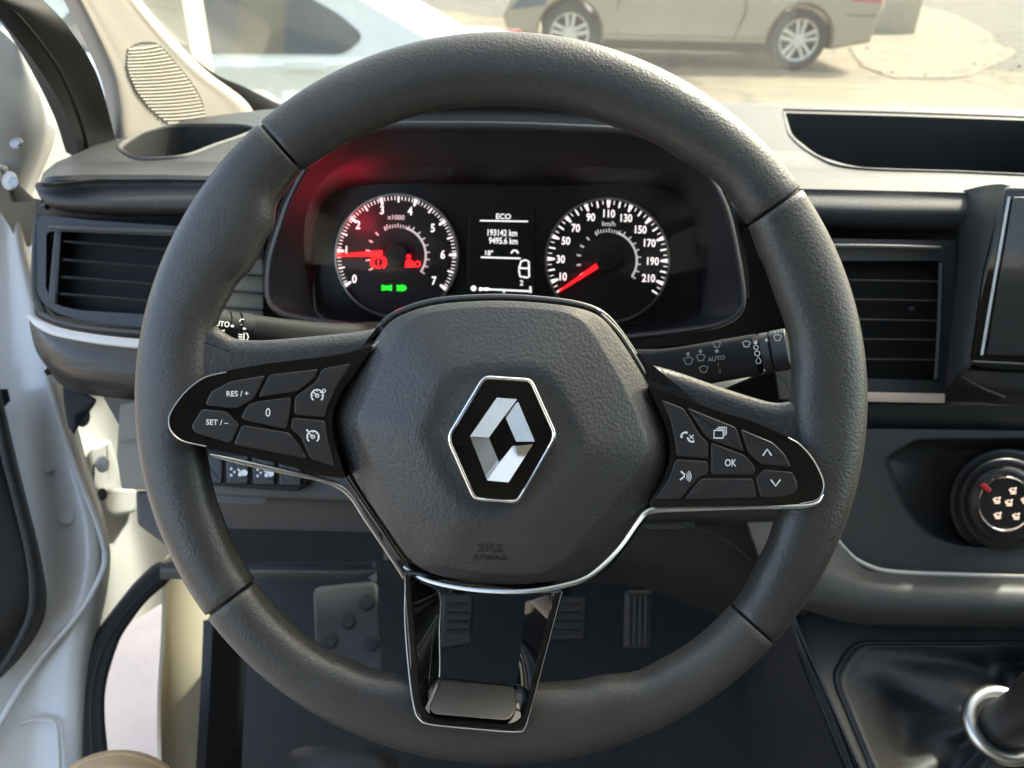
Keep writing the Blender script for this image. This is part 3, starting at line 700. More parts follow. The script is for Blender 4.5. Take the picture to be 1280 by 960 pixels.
# rolled front edge of the pad, left and right
def tz(x, y): return (x, y, TOP(x, y) + .001)
sheet('pad_front', [[(46, 228, .668), (60, 227, TOP(60, 227)), (120, 224, TOP(120, 224)), (200, 224, TOP(200, 224)), (330, 226, TOP(330, 226))],
                    [(44, 233, .655), (58, 234, .645), (120, 232, .640), (200, 231, .642), (330, 233, .642)],
                    [(48, 243, .648), (62, 248, .638), (120, 250, .632), (200, 250, .634), (330, 251, .636)],
                    [(52, 250, .660), (68, 258, .645), (120, 262, .638), (200, 264, .640), (330, 265, .642)],
                    [(56, 252, .70), (72, 262, .675), (120, 268, .668), (200, 270, .67), (330, 272, .672)]], M['soft'], ds, nu=40, nv=24, thick=.004)
sheet('pad_front', [[(880, 231, TOP(880, 231)), (1010, 236, TOP(1010, 236)), (1100, 238, TOP(1100, 238)), (1200, 241, TOP(1200, 241)), (1400, 247, TOP(1400, 247))],
                    [(880, 240, .655), (1010, 243, .655), (1100, 246, .655), (1200, 248, .655), (1400, 254, .655)],
                    [(880, 262, .650), (1010, 264, .65), (1100, 267, .65), (1200, 268, .65), (1400, 274, .65)],
                    [(880, 282, .664), (1010, 283, .664), (1100, 286, .664), (1200, 288, .664), (1400, 294, .664)],
                    [(880, 286, .70), (1010, 288, .70), (1100, 291, .70), (1200, 293, .70), (1400, 298, .70)]], M['soft'], ds, nu=40, nv=24, thick=.004)
box('passenger_dash_occluder', (.68, .70, .62), (1.17, 1.12, 1.212), M['soft'], ds, bev=.02)  # unseen block added to keep the sun off the console shoulder
# the facia behind everything
FAC = plane((0, .668, 1.1), (0, -1, .05))
holed('facia', dens([(44, 248), (80, 256), (330, 268), (640, 275), (1000, 284), (1400, 296), (1400, 520), (1060, 512), (960, 520), (640, 560), (420, 520), (200, 480), (150, 496), (110, 486), (66, 452), (44, 412), (42, 330)], 40), [], FAC, .02, M['plain'], ds)
# lower left pad, its silver strip
sheet('lower_pad', [[(36, 392, .665), (60, 408, .648), (110, 422, .640), (200, 434, .640), (300, 440, .65)],
                    [(38, 412, .66), (60, 428, .638), (110, 442, .630), (200, 454, .632), (300, 462, .64)],
                    [(46, 440, .665), (66, 460, .645), (110, 474, .637), (200, 484, .64), (300, 488, .65)],
                    [(62, 464, .69), (78, 482, .68), (115, 494, .675), (200, 502, .68), (300, 504, .69)]], M['brushed'], ds, nu=40, nv=24, thick=.004)
tube('silver_strip', [(37, 393, .658), (50, 405, .646), (75, 416, .640), (110, 423, .637), (150, 428, .636), (220, 434, .636)], None, [8, 11, 13, 13, 13, 13], M['silver'], ds, n=40, flat=.35)
tube('silver_strip', [(1075, 496, .650), (1130, 497, .650), (1180, 498, .650)], None, 12, M['rose'], ds, n=20, flat=.3, sq=6)
# lower facia band right, below the vent
sheet('lower_band', [[(1000, 503, .662), (1120, 505, .662), (1250, 507, .662), (1400, 508, .662)], [(1000, 530, .668), (1120, 532, .668), (1250, 534, .668), (1400, 535, .668)],
                     [(1000, 556, .685), (1120, 558, .685), (1250, 560, .685), (1400, 560, .685)]], M['plain'], ds, nu=20, nv=10, thick=.01)
LOW = plane(P(1150, 640, .66), (0, -1, .42))
lowp = [(930, 540), (1100, 536), (1400, 540), (1400, 722), (1140, 716), (1100, 711), (1070, 697), (1050, 678), (1010, 655), (930, 640)]
pocket = rc([(1106, 572), (1146, 549), (1400, 546), (1400, 687), (1200, 683), (1160, 668), (1132, 635)], [10, 8, 2, 2, 26, 16, 18])
holed('lower_panel', dens(lowp, 20), [dens(pocket, 10)], LOW, .012, M['dashgrey'], ds)
bp_ = inset([Vector(p) for p in dens(pocket, 10)], 30); 
pk = [Vector(p) for p in dens(pocket, 10)]
cen = Vector((1290, 620))
bands('climate_pocket', [[(p.x, p.y, LOW(p.x, p.y) - .001) for p in inset(pk, -1)], [(p.x, p.y, LOW(p.x, p.y) + .012) for p in inset(pk, 4)],
                         [(cen.x + (p.x - cen.x) * .72 + 4, cen.y + (p.y - cen.y) * .84 + 3, LOW(p.x, p.y) + .026) for p in pk]], M['plain'], ds, cap=True, sharp=30)
tube('silver_strip', [(1046, 676), (1054, 686), (1068, 699), (1085, 708), (1105, 714), (1140, 717), (1200, 719), (1290, 722), (1400, 726)], off(LOW, -.003), 8, M['silver'], ds, n=70, flat=.6)
sheet('console_shoulder', [[(930, 640, .662), (1046, 680, .658), (1068, 702, .655), (1105, 717, .652), (1250, 723, .651), (1400, 728, .651)],
                           [(950, 700, .648), (1010, 712, .642), (1060, 728, .638), (1110, 738, .636), (1250, 743, .636), (1400, 748, .636)],
                           [(960, 740, .650), (1008, 752, .642), (1060, 764, .638), (1110, 768, .638), (1250, 770, .638), (1400, 774, .638)],
                           [(970, 752, .68), (1012, 762, .675), (1062, 776, .672), (1110, 780, .672), (1250, 783, .672), (1400, 786, .672)],
                           [(970, 756, .74), (1012, 766, .74), (1062, 780, .74), (1110, 784, .74), (1250, 787, .74), (1400, 790, .74)]], M['dashgrey'], ds, nu=40, nv=30, thick=.004)
# knee panels each side of the column
sheet('knee_panel', [[(120, 480, .70), (260, 500, .66), (420, 510, .65), (560, 515, .65)], [(170, 570, .70), (260, 575, .655), (420, 580, .645), (560, 585, .645)],
                     [(190, 610, .70), (260, 615, .652), (420, 622, .642), (560, 626, .642)], [(190, 618, .705), (260, 622, .664), (420, 630, .654), (560, 634, .654)],
                     [(190, 660, .71), (260, 660, .68), (420, 664, .67), (560, 668, .67)]], M['dashgrey'], ds, nu=30, nv=40, thick=.006)
sheet('knee_shelf', [[(200, 704, .70), (330, 704, .672), (440, 706, .668), (462, 708, .668)], [(200, 712, .69), (330, 714, .66), (440, 715, .658), (472, 712, .66)],
                     [(200, 724, .70), (330, 725, .67), (440, 725, .668), (456, 724, .668)]], M['dashgrey'], ds, nu=24, nv=10, thick=.012)
sheet('knee_panel', [[(640, 560, .64), (780, 610, .645), (900, 622, .65), (1010, 630, .66)], [(640, 640, .645), (780, 650, .65), (900, 650, .655), (1010, 654, .665)],
                     [(640, 700, .68), (780, 656, .662), (880, 664, .668), (1010, 720, .69)], [(640, 720, .70), (780, 700, .68), (900, 730, .69), (1010, 770, .70)], [(640, 736, .73), (780, 730, .72), (900, 770, .73), (1010, 800, .74)]], M['plain'], ds, nu=30, nv=30, thick=.006)
tube('panel_seam', [(800, 652), (860, 658), (905, 675), (950, 710)], .650, 1.6, M['dark'], ds, n=24)
plate('side_cover', rc([(150, 505), (172, 500), (230, 500), (230, 612), (152, 611), (146, 570)], 4), plane3((150, 505, .66), (230, 500, .65), (152, 611, .655)), .02, 2.5, M['olive'], ds)
plate('side_cover', rc([(170, 614), (235, 614), (235, 720), (205, 680), (172, 655)], 5), .665, .03, 3, M['dashgrey'], ds)
tube('cover_ridge', [(150, 552), (230, 550)], .653, 3, M['olive'], ds, n=8)
plate('side_clip', rc([(78, 478), (98, 486), (122, 500), (112, 515), (96, 520), (94, 545), (86, 535), (80, 505)], 4), .70, .03, 3, M['dark'], ds)
# olive facia slice between rim and cluster, its lit look put into the colour
plate('lit_facia_slice', rc([(262, 330), (330, 322), (330, 396), (262, 392)], 3), plane3((262, 330, .645), (330, 330, .655), (262, 392, .645)), .01, 2, mat('lit_facia_plastic', (.17, .15, .115), .5, bump=('brush', 120, .001, .5), var=.15, vscale=20), ds)
plate('shelf_back', [(215, 560), (620, 590), (620, 730), (215, 722)], plane3((150, 600, .85), (620, 600, .80), (150, 740, .86)), .01, 0, M['dark'], ds)
# switch row
swp = thing('switch_row', 'row of four black lamp switches under the left spoke', 'switches', P(325, 600, .645))
SW = plane3((270, 575, .640), (390, 580, .637), (270, 615, .630))
plate('switch_bezel', rc([(255, 560), (396, 572), (386, 605), (374, 614), (330, 612), (255, 606)], 8), off(SW, .003), .02, 4, M['dark'], swp)
for i, x in enumerate((264, 297, 330, 363)):
    b_ = plate('switch_key', rc([(x - 15, 568 + i * .8), (x + 15, 569 + i * .8), (x + 14, 604 + i), (x - 14, 603 + i)], 3), SW, .008, 3, M['button'], swp)
    tube('key_edge', [(x - 12, 599 + i), (x + 12, 600 + i)], off(SW, -.001), 3, M['soft'], b_, n=6)
    if i in (1, 2):
        y = 589 + i
        print2d('key_symbol', *join2(disc2(x + 8, y + 1, 4.5, 14, 4), disc2(x + 3, y + 3, 2.5), *[disc2(x - 8, y + q, 1.6, 8) for q in (-4, 4)], disc2(x - 4, y, 1.5, 8), ribbons([[(x, y - 4), (x + 8, y + 5)]], 2)), off(SW, -.0008), M['print'], b_)

# ------------------------------------------------------------------ air vents
def vent_slats(parent, L, nseg, d, mt, w=2.6, depth=5):
    for (a, b) in L: tube('slat', [a, ((a[0] + b[0]) / 2, (a[1] + b[1]) / 2), b], d, w, mt, parent, n=8, flat=depth)
vl = thing('air_vent', 'left air vent of four slats at the door end of the dashboard', 'air vent', P(150, 345, .66))
vfr = dens(rc([(46, 268), (120, 276), (330, 290), (330, 424), (120, 404), (70, 392), (46, 372)], [10, 4, 2, 2, 10, 16, 14]), 8)
vin = dens(rc([(58, 290), (70, 289), (330, 300), (330, 402), (100, 388), (72, 382), (57, 362)], [6, 2, 2, 2, 10, 8, 8]), 8)
VL = plane3((60, 300, .652), (250, 300, .648), (80, 390, .652))
holed('vent_frame', vfr, [vin], VL, .02, M['plain'], vl)
tube('frame_edge', [(62, 283, .645), (100, 285, .638), (160, 288, .636), (250, 291, .637)], None, 6, M['dashgrey'], vl, n=30, flat=.8)
tube('frame_edge', [(52, 392, .652), (75, 403, .645), (115, 411, .642), (175, 416, .641), (240, 420, .641)], None, 6, M['dashgrey'], vl, n=30, flat=.8)
tube('frame_edge', [(49, 270, .66), (45, 320, .655), (45, 365, .655), (54, 394, .655)], None, 10, M['soft'], vl, n=30, flat=.8)
plate('vent_back', [(46, 268), (330, 286), (330, 424), (70, 395), (46, 372)], off(VL, .018), .01, 0, M['dark'], vl)
plate('vent_divider', rc([(68, 289), (77, 289), (71, 382), (60, 376)], 2), off(VL, -.001), .016, 2, M['soft'], vl)
for s_ in ([(66, 292), (52, 335)], [(66, 310), (52, 352)], [(64, 330), (54, 366)]): tube('side_slat', s_, off(VL, .006), 2.2, M['plain'], vl, n=6, flat=2)
vent_slats(vl, [((84, 302), (330, 322)), ((83, 325), (330, 345)), ((81, 346.5), (330, 367)), ((79, 367.5), (330, 388))], 8, off(VL, .003), M['soft'], 3.4)
for x in (): tube('vane', [(x + 2, 292), (x - 4, 396)], off(VL, .0165), 1.6, M['dark'], vl, n=5, flat=2)
vr = thing('air_vent', 'right air vent of five slats between steering wheel and touchscreen', 'air vent', P(1120, 400, .66))
VR = plane3((1000, 320, .654), (1180, 320, .656), (1100, 460, .654))
holed('vent_frame', dens(rc([(990, 297), (1195, 301), (1192, 496), (990, 490)], 4), 12), [dens(rc([(1000, 326), (1180, 326), (1174, 476), (1000, 470)], 3), 12)], VR, .02, M['plain'], vr)
tube('frame_edge', [(990, 308, .650), (1100, 309, .648), (1176, 311, .650)], None, 7, M['dashgrey'], vr, n=12)
tube('frame_edge', [(1176, 328), (1174, 400), (1170, 474)], off(VR, -.002), 5, M['dashgrey'], vr, n=12)
plate('vent_back', [(990, 297), (1195, 301), (1192, 496), (990, 490)], off(VR, .018), .01, 0, M['dark'], vr)
vent_slats(vr, [((1000, 349), (1170, 352)), ((1000, 373), (1169, 376)), ((1000, 398), (1168, 401)), ((1000, 423), (1167, 425)), ((1000, 448), (1166, 450))], 8, off(VR, .004), M['dashgrey'], 2.2)
for x in (): tube('vane', [(x, 330), (x - 2, 470)], off(VR, .0165), 1.6, M['dark'], vr, n=5, flat=2)
plate('vent_tab', rc([(1136, 384), (1143, 384), (1143, 388), (1136, 388)], 1), off(VR, .0), .006, 1, M['soft'], vr)

# ------------------------------------------------------------------ touchscreen pod
sp = thing('touchscreen', 'dark blank touchscreen in a raised dashboard pod at the right edge', 'touchscreen', P(1260, 440, .63))
sheet('pod_side', [[(1204, 238, .66), (1230, 232, .64), (1250, 230, .615), (1262, 232, .60)], [(1199, 275, .66), (1216, 272, .64), (1236, 270, .615), (1250, 270, .60)],
                   [(1194, 340, .66), (1206, 340, .64), (1222, 340, .612), (1240, 340, .60)], [(1186, 420, .66), (1196, 420, .64), (1208, 420, .612), (1226, 420, .60)],
                   [(1178, 490, .66), (1188, 480, .64), (1202, 462, .612), (1220, 450, .60)]], M['soft'], sp, nu=24, nv=40, thick=.004)
SC = plane3((1262, 240, .598), (1225, 450, .598), (1400, 450, .592))
plate('screen_bezel', rc([(1256, 232), (1400, 236), (1400, 458), (1212, 452), (1228, 340)], [10, 2, 2, 6, 0]), SC, .03, 5, M['gloss'], sp)
plate('screen_face', rc([(1266, 246), (1400, 250), (1400, 446), (1233, 444)], 3), off(SC, -.0015), .003, 1, M['screen'], sp)
tube('bezel_edge', [(1261, 246), (1248, 320), (1236, 390), (1227, 444)], off(SC, -.001), 3, M['darkchrome'], sp, n=20, flat=.5)
tube('bezel_edge', [(1216, 452), (1300, 456), (1400, 460)], off(SC, -.001), 3, M['dashgrey'], sp, n=10, flat=.5)
sheet('pod_base', [[(1203, 462, .615), (1260, 466, .605), (1400, 472, .60)], [(1196, 478, .625), (1255, 492, .612), (1400, 500, .61)], [(1186, 496, .65), (1255, 506, .64), (1400, 512, .64)]], M['plain'], sp, nu=20, nv=12, thick=.01)
tube('base_highlight', [(1203, 471, .614), (1228, 485, .611), (1256, 497, .610)], None, [1.5, 3, 4], M['dashgrey'], sp, n=16, flat=.6)  # lighter strip drawn along the pod base as its highlight line

# ------------------------------------------------------------------ climate knob
ck = thing('climate_knob', 'round air direction knob with red pointer at the right edge', 'knob', P(1262, 632, .65))
KN = plane(P(1260, 630, .632), (-.03, -1, .35))
def ring(name, cx_, cy_, r0, r1, d0, d1, mt, par, n=48, ry=.98): return None
def kc(r, n=48): return circ(1257, 630, r, n, ry=r * 1.0)[:-1]
plate('knob_skirt', kc(70), off(KN, .030), .02, 5, M['plain'], ck)
plate('knob_collar', kc(58), off(KN, .018), .02, 5, M['button'], ck)
plate('knob_body', kc(47), off(KN, .004), .03, 7, M['button'], ck)
bands('knob_ring', [[(x, y, KN(x, y) + .006) for x, y in kc(36)], [(x, y, KN(x, y) - .001) for x, y in kc(35.5)], [(x, y, KN(x, y) - .0025) for x, y in kc(33.8)], [(x, y, KN(x, y) - .001) for x, y in kc(31.6)], [(x, y, KN(x, y) + .003) for x, y in kc(31)]], M['chrome'], ck)
plate('knob_face', kc(32), off(KN, .0005), .004, 1, M['dial'], ck)
plate('pointer', rc([(1224, 606), (1230, 603), (1240, 612), (1236, 617)], 1.5), off(KN, -.004), .006, 1, M['knobred'], ck)
for (x, y) in [(1266, 613), (1246, 625), (1261, 628), (1281, 625), (1247, 644), (1270, 645)]:
    print2d('knob_symbol', *join2(ribbons([circ(x, y, 3.6, 10, ry=2.8)], 1.3), disc2(x + 4, y - 3, 1.3, 8), ribbons([[(x - 5, y - 1), (x + 4.5, y + 2.6)]], 1.2), ribbons([[(x - 3, y + 4), (x + 4, y + 4.2)]], 1.1)), off(KN, -.0003), M['peach'], ck)

# ------------------------------------------------------------------ centre console and gear lever
cs = thing('centre_console', 'grey floor console with a sloping left edge carrying the gear lever', 'console', P(1150, 900, .72))
CO = plane3((1000, 770, .70), (1280, 785, .70), (1100, 960, .60))
holed('console_top', dens([(985, 752), (1400, 770), (1400, 1040), (1100, 1040), (1078, 965), (1040, 880), (1008, 810)], 20), [dens(rc([(1064, 800), (1400, 800), (1400, 1040), (1120, 1040), (1042, 858), (1040, 840)], [26, 2, 2, 2, 10, 14]), 12)], CO, .012, M['dashgrey'], cs)
sheet('console_side', [[(985, 752, .705), (975, 760, .72), (960, 780, .80), (945, 800, .95)], [(1010, 815, .678), (998, 820, .69), (960, 850, .80), (930, 880, .95)],
                       [(1045, 890, .643), (1030, 890, .655), (980, 910, .78), (940, 940, .95)], [(1100, 1040, .582), (1082, 1040, .6), (1030, 1040, .74), (980, 1040, .9)]], M['plain'], cs, nu=20, nv=20, thick=.01)
tube('console_ridge', [(988, 755), (1012, 815), (1046, 892), (1082, 972), (1104, 1030)], off(CO, -.001), 5, M['soft'], cs, n=30)
gv = thing('gear_lever', 'black leatherette gear lever gaiter with a silver collar at the lower right corner', 'gear lever', P(1200, 950, .66))
bo = [Vector(p) for p in dens(rc([(1066, 803), (1400, 803), (1400, 1040), (1122, 1040), (1046, 858), (1044, 842)], [26, 2, 2, 2, 10, 14]), 7)]
tip = Vector((1262, 900)); lps = []
for k, (s_, dz, sw) in enumerate([(0, 0, 0), (.04, -.006, 0), (.12, .002, .3), (.28, .018, 1), (.46, .012, 1), (.64, -.002, .8), (.80, -.018, .4), (.90, -.026, 0)]):
    L_ = []
    for i, p in enumerate(bo):
        q = p.lerp(tip, s_); a = math.atan2(q.y - tip.y, q.x - tip.x)
        wr = sw * (.011 * math.sin(4 * a + 1.2 + s_ * 3) + .0075 * math.sin(7 * a - s_ * 5) + .0022 * math.sin(15 * a + s_ * 8))
        L_.append((q.x, q.y, CO(p.x, p.y) * (1 - s_) + CO(tip.x, tip.y) * s_ + dz + wr))
    lps.append(L_)
def fine(lps, m):
    n = len(lps[0]); cols = [cr([lps[j][i] for j in range(len(lps))], m) for i in range(n)]
    return [[tuple(cols[i][j]) for i in range(n)] for j in range(m)]
bands('gaiter', fine(lps, 40), M['boot'], gv, sharp=60)
tube('gaiter_frame', [tuple(p) for p in inset(bo, 1)[::1]], off(CO, -.002), 5, M['plain'], gv, n=200, closed=True)
a_ = P(1254, 906, .592); b_ = P(1318, 878, .52); ax_ = (b_ - a_).normalized()
s1 = ax_.cross(Vector((0, 0, 1))).normalized(); s2 = ax_.cross(s1)
sweep('lever_collar', [a_ + (s1 * math.cos(k * math.pi / 24) + s2 * math.sin(k * math.pi / 24)) * .0235 for k in range(48)], .0058, .0058, M['darkchrome'], gv, n=14, closed=True)
sweep('lever_base', [a_ - ax_ * .012, a_ + ax_ * .001, a_ + ax_ * .004], [.023, .0215, .019], [.023, .0215, .019], M['dark'], gv, n=40, view=False)
sweep('lever_shaft', [a_.lerp(b_, t_) for t_ in (0, .3, .6, 1.0, 1.4, 1.8)], [.0175, .0175, .019, .024, .026, .02], [.0175, .0175, .019, .024, .026, .02], M['button'], gv, n=32, view=False)

# ------------------------------------------------------------------ footwell
def pedal(name, label, out, d, tilt, ribs, mt=M['plain']):
    cx_ = sum(p[0] for p in out) / len(out); cy_ = sum(p[1] for p in out) / len(out)
    pl_ = plane(P(cx_, cy_, d), (0, -1, tilt)); t = thing(name, label, 'pedal', P(cx_, cy_ + 30, d))
    plate('pedal_pad', rc(out, 6), pl_, .02, 3, mt, t)
    for r in ribs: tube('pedal_rib', r, off(pl_, -.001), 5, M['plain'], t, n=6)
    top = P(cx_, min(p[1] for p in out) + 10, d + .02)
    sweep('pedal_arm', [top, top + Vector((0, .05, .10)), top + Vector((0, .07, .25))], .010, .010, M['dark'], t, n=8)
    return t, pl_
pedal('accelerator_pedal', 'slim upright black accelerator pedal with long ribs', [(781, 738), (816, 738), (815, 812), (779, 812)], .98, .5, [[(787 + k * 7, 745), (786 + k * 7, 806)] for k in range(4)])
pedal('brake_pedal', 'wide black brake pedal seen beside the lower spoke', [(672, 744), (734, 744), (732, 800), (672, 802)], .95, .5, [[(680, 756 + k * 11), (726, 756 + k * 11)] for k in range(4)])
pedal('clutch_pedal', 'black clutch pedal seen through the opening of the lower spoke', [(552, 742), (592, 742), (590, 806), (552, 812)], .94, .5, [[(558, 756 + k * 11), (586, 756 + k * 11)] for k in range(4)])
fr = thing('footrest', 'grey plastic footrest with round dimples left of the pedals', 'footrest', P(435, 830, .95))
FR = plane3((390, 730, .98), (480, 730, .97), (440, 840, .90))
plate('footrest_pad', rc([(392, 734), (472, 726), (482, 850), (396, 850)], 10), FR, .03, 5, M['dashgrey'], fr)
for (x, y) in [(434, 776), (464, 804), (412, 800), (458, 752)]:
    plate('dimple', circ(x, y, 10, 24)[:-1], off(FR, -.0025), .004, 2, M['plain'], fr)
mtm = thing('floor_mat', 'dark ribbed floor mat at the bottom of the footwell', 'mat', (-.02, .78, .405))
box('mat_base', (-.34, .42, .402), (.26, .93, .414), M['carpet'], mtm, bev=.004)
for i in range(26): box('mat_rib', (-.32 + i * .022, .45, .4135), (-.312 + i * .022, .90, .419), M['plain'], mtm, bev=.001)
sr = thing('seat_rail_cover', 'grey plastic seat rail cover low beneath the wheel', 'cover', P(430, 965, .84))
sheet('cover_shell', [[(345, 962, .86), (370, 936, .85), (420, 932, .84), (470, 934, .84), (492, 945, .85)], [(340, 985, .84), (370, 955, .82), (420, 950, .81), (470, 952, .81), (500, 960, .83)], [(330, 1040, .82), (370, 1010, .79), (420, 1005, .78), (470, 1008, .78), (510, 1015, .8)]], M['dashgrey'], sr, nu=24, nv=12, thick=.01)
st = thing('tan_cloth_corner', 'tan cloth rounded shape at the bottom left corner', 'seat', P(140, 1010, .66))  # rounded cloth shape taken for a knee, modelled like a seat edge
lp = []
for k in range(9):
    a = math.pi / 2 * k / 8; s_ = math.sin(a)
    lp.append([(150 + 92 * (1 - .0 * s_) * math.cos(t_) * math.cos(a * .98), 1015 + 78 * math.sin(t_) * math.cos(a * .98), .66 - .06 * s_) for t_ in [2 * math.pi * q / 48 for q in range(48)]])
lp = [[(x, y, .74) for x, y, d in lp[0]]] + lp
bands('cloth_bolster', lp, M['tan'], st, cap=True, sharp=80)
tube('cloth_piping', [(72, 985, .635), (100, 957, .625), (150, 942, .62), (200, 957, .625), (235, 985, .635)], None, 3, M['tan'], st, n=24)
# ================================================================== INSTRUMENT CLUSTER
ic = thing('instrument_cluster', 'lit instrument cluster with two round dials under a dark hood', 'instruments', P(630, 400, .62))
LIP = plane(P(630, 330, .575), (0, -1, .22))
DI = plane(P(630, 330, .632), (0, -1, .30))
lip = [(336, 369), (338, 326), (350, 284), (366, 240), (392, 200), (432, 174), (476, 160), (560, 159), (640, 160), (720, 163), (800, 167), (846, 184), (884, 218), (908, 262), (923, 330), (928, 372), (922, 392), (900, 405), (858, 413), (760, 424), (640, 430), (520, 422), (440, 408), (380, 398), (348, 388)]
inn = [(392, 380), (392, 330), (394, 290), (400, 262), (412, 244), (436, 234), (478, 230), (560, 229), (640, 229), (720, 231), (800, 233), (840, 240), (862, 256), (870, 286), (874, 330), (874, 376), (868, 396), (850, 406), (810, 414), (740, 420), (640, 424), (540, 420), (460, 412), (415, 402), (398, 394)]
lipS = cr([(x, y, LIP(x, y)) for x, y in lip], 150, True); innS = cr([(x, y, DI(x, y)) for x, y in inn], 150, True)
rows = []
for k in range(9):
    t = k / 8; e = 1 - (1 - t) ** 1.7
    rows.append([(a.x + (b.x - a.x) * e, a.y + (b.y - a.y) * e, a.z + (b.z - a.z) * (t ** .9) + .002) for a, b in zip(lipS, innS)])
bands('cluster_shroud', rows, M['shroud'], ic, sharp=60)
sweep('hood_lip', [P(*p) for p in lipS], .0026, .005, M['shroud'], ic, closed=True, n=12)
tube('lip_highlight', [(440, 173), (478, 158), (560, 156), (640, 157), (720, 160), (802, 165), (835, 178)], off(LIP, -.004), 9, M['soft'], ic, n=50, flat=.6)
# hood top, from the lip back to the dash top
hb = [(332, 372, .70), (333, 326, .70), (344, 284, .72), (358, 242, .74), (372, 192, .72), (418, 150, .72), (472, 120, .73), (560, 112, .74), (640, 111, .74), (720, 114, .74), (805, 122, .73), (862, 152, .72), (900, 202, .72), (914, 262, .73), (928, 328, .71), (931, 372, .70)]
hl = [(x, y, LIP(x, y)) for x, y in lip[:16]]
hm = [(a[0] * .15 + b[0] * .85, a[1] * .15 + b[1] * .85, a[2] + .012) for a, b in zip(hl, hb)]
hq = [(a[0] * .6 + b[0] * .4, a[1] * .6 + b[1] * .4, a[2] + .002) for a, b in zip(hl, hb)]
hc = [(x + (640 - x) * .06, min(y + 8, 372), d + .20) for x, y, d in hb]
sheet('hood_top', [hl, hq, hm, hb, hc], M['plain'], ds, nu=80, nv=24, thick=.003)
plate('cluster_back', [(p.x, p.y) for p in innS], off(DI, .004), .01, 0, M['panel'], ic)
# column cowl below the cluster
cow = [[(300, 400, .66), (480, 430, .63), (640, 440, .62), (800, 436, .63), (1000, 410, .66)], [(320, 440, .60), (480, 450, .58), (640, 455, .57), (800, 455, .58), (980, 450, .60)],
       [(420, 520, .56), (500, 500, .53), (640, 500, .515), (760, 500, .53), (840, 520, .56)], [(470, 600, .56), (520, 610, .52), (640, 620, .505), (740, 610, .52), (790, 600, .56)], [(480, 700, .60), (530, 700, .57), (640, 705, .56), (730, 700, .57), (780, 700, .60)]]
sc_ = thing('steering_column', 'dark plastic steering column cowl behind the wheel', 'column', P(640, 600, .56))
sheet('column_cowl', cow, M['plain'], sc_, nu=40, nv=30, thick=.006)

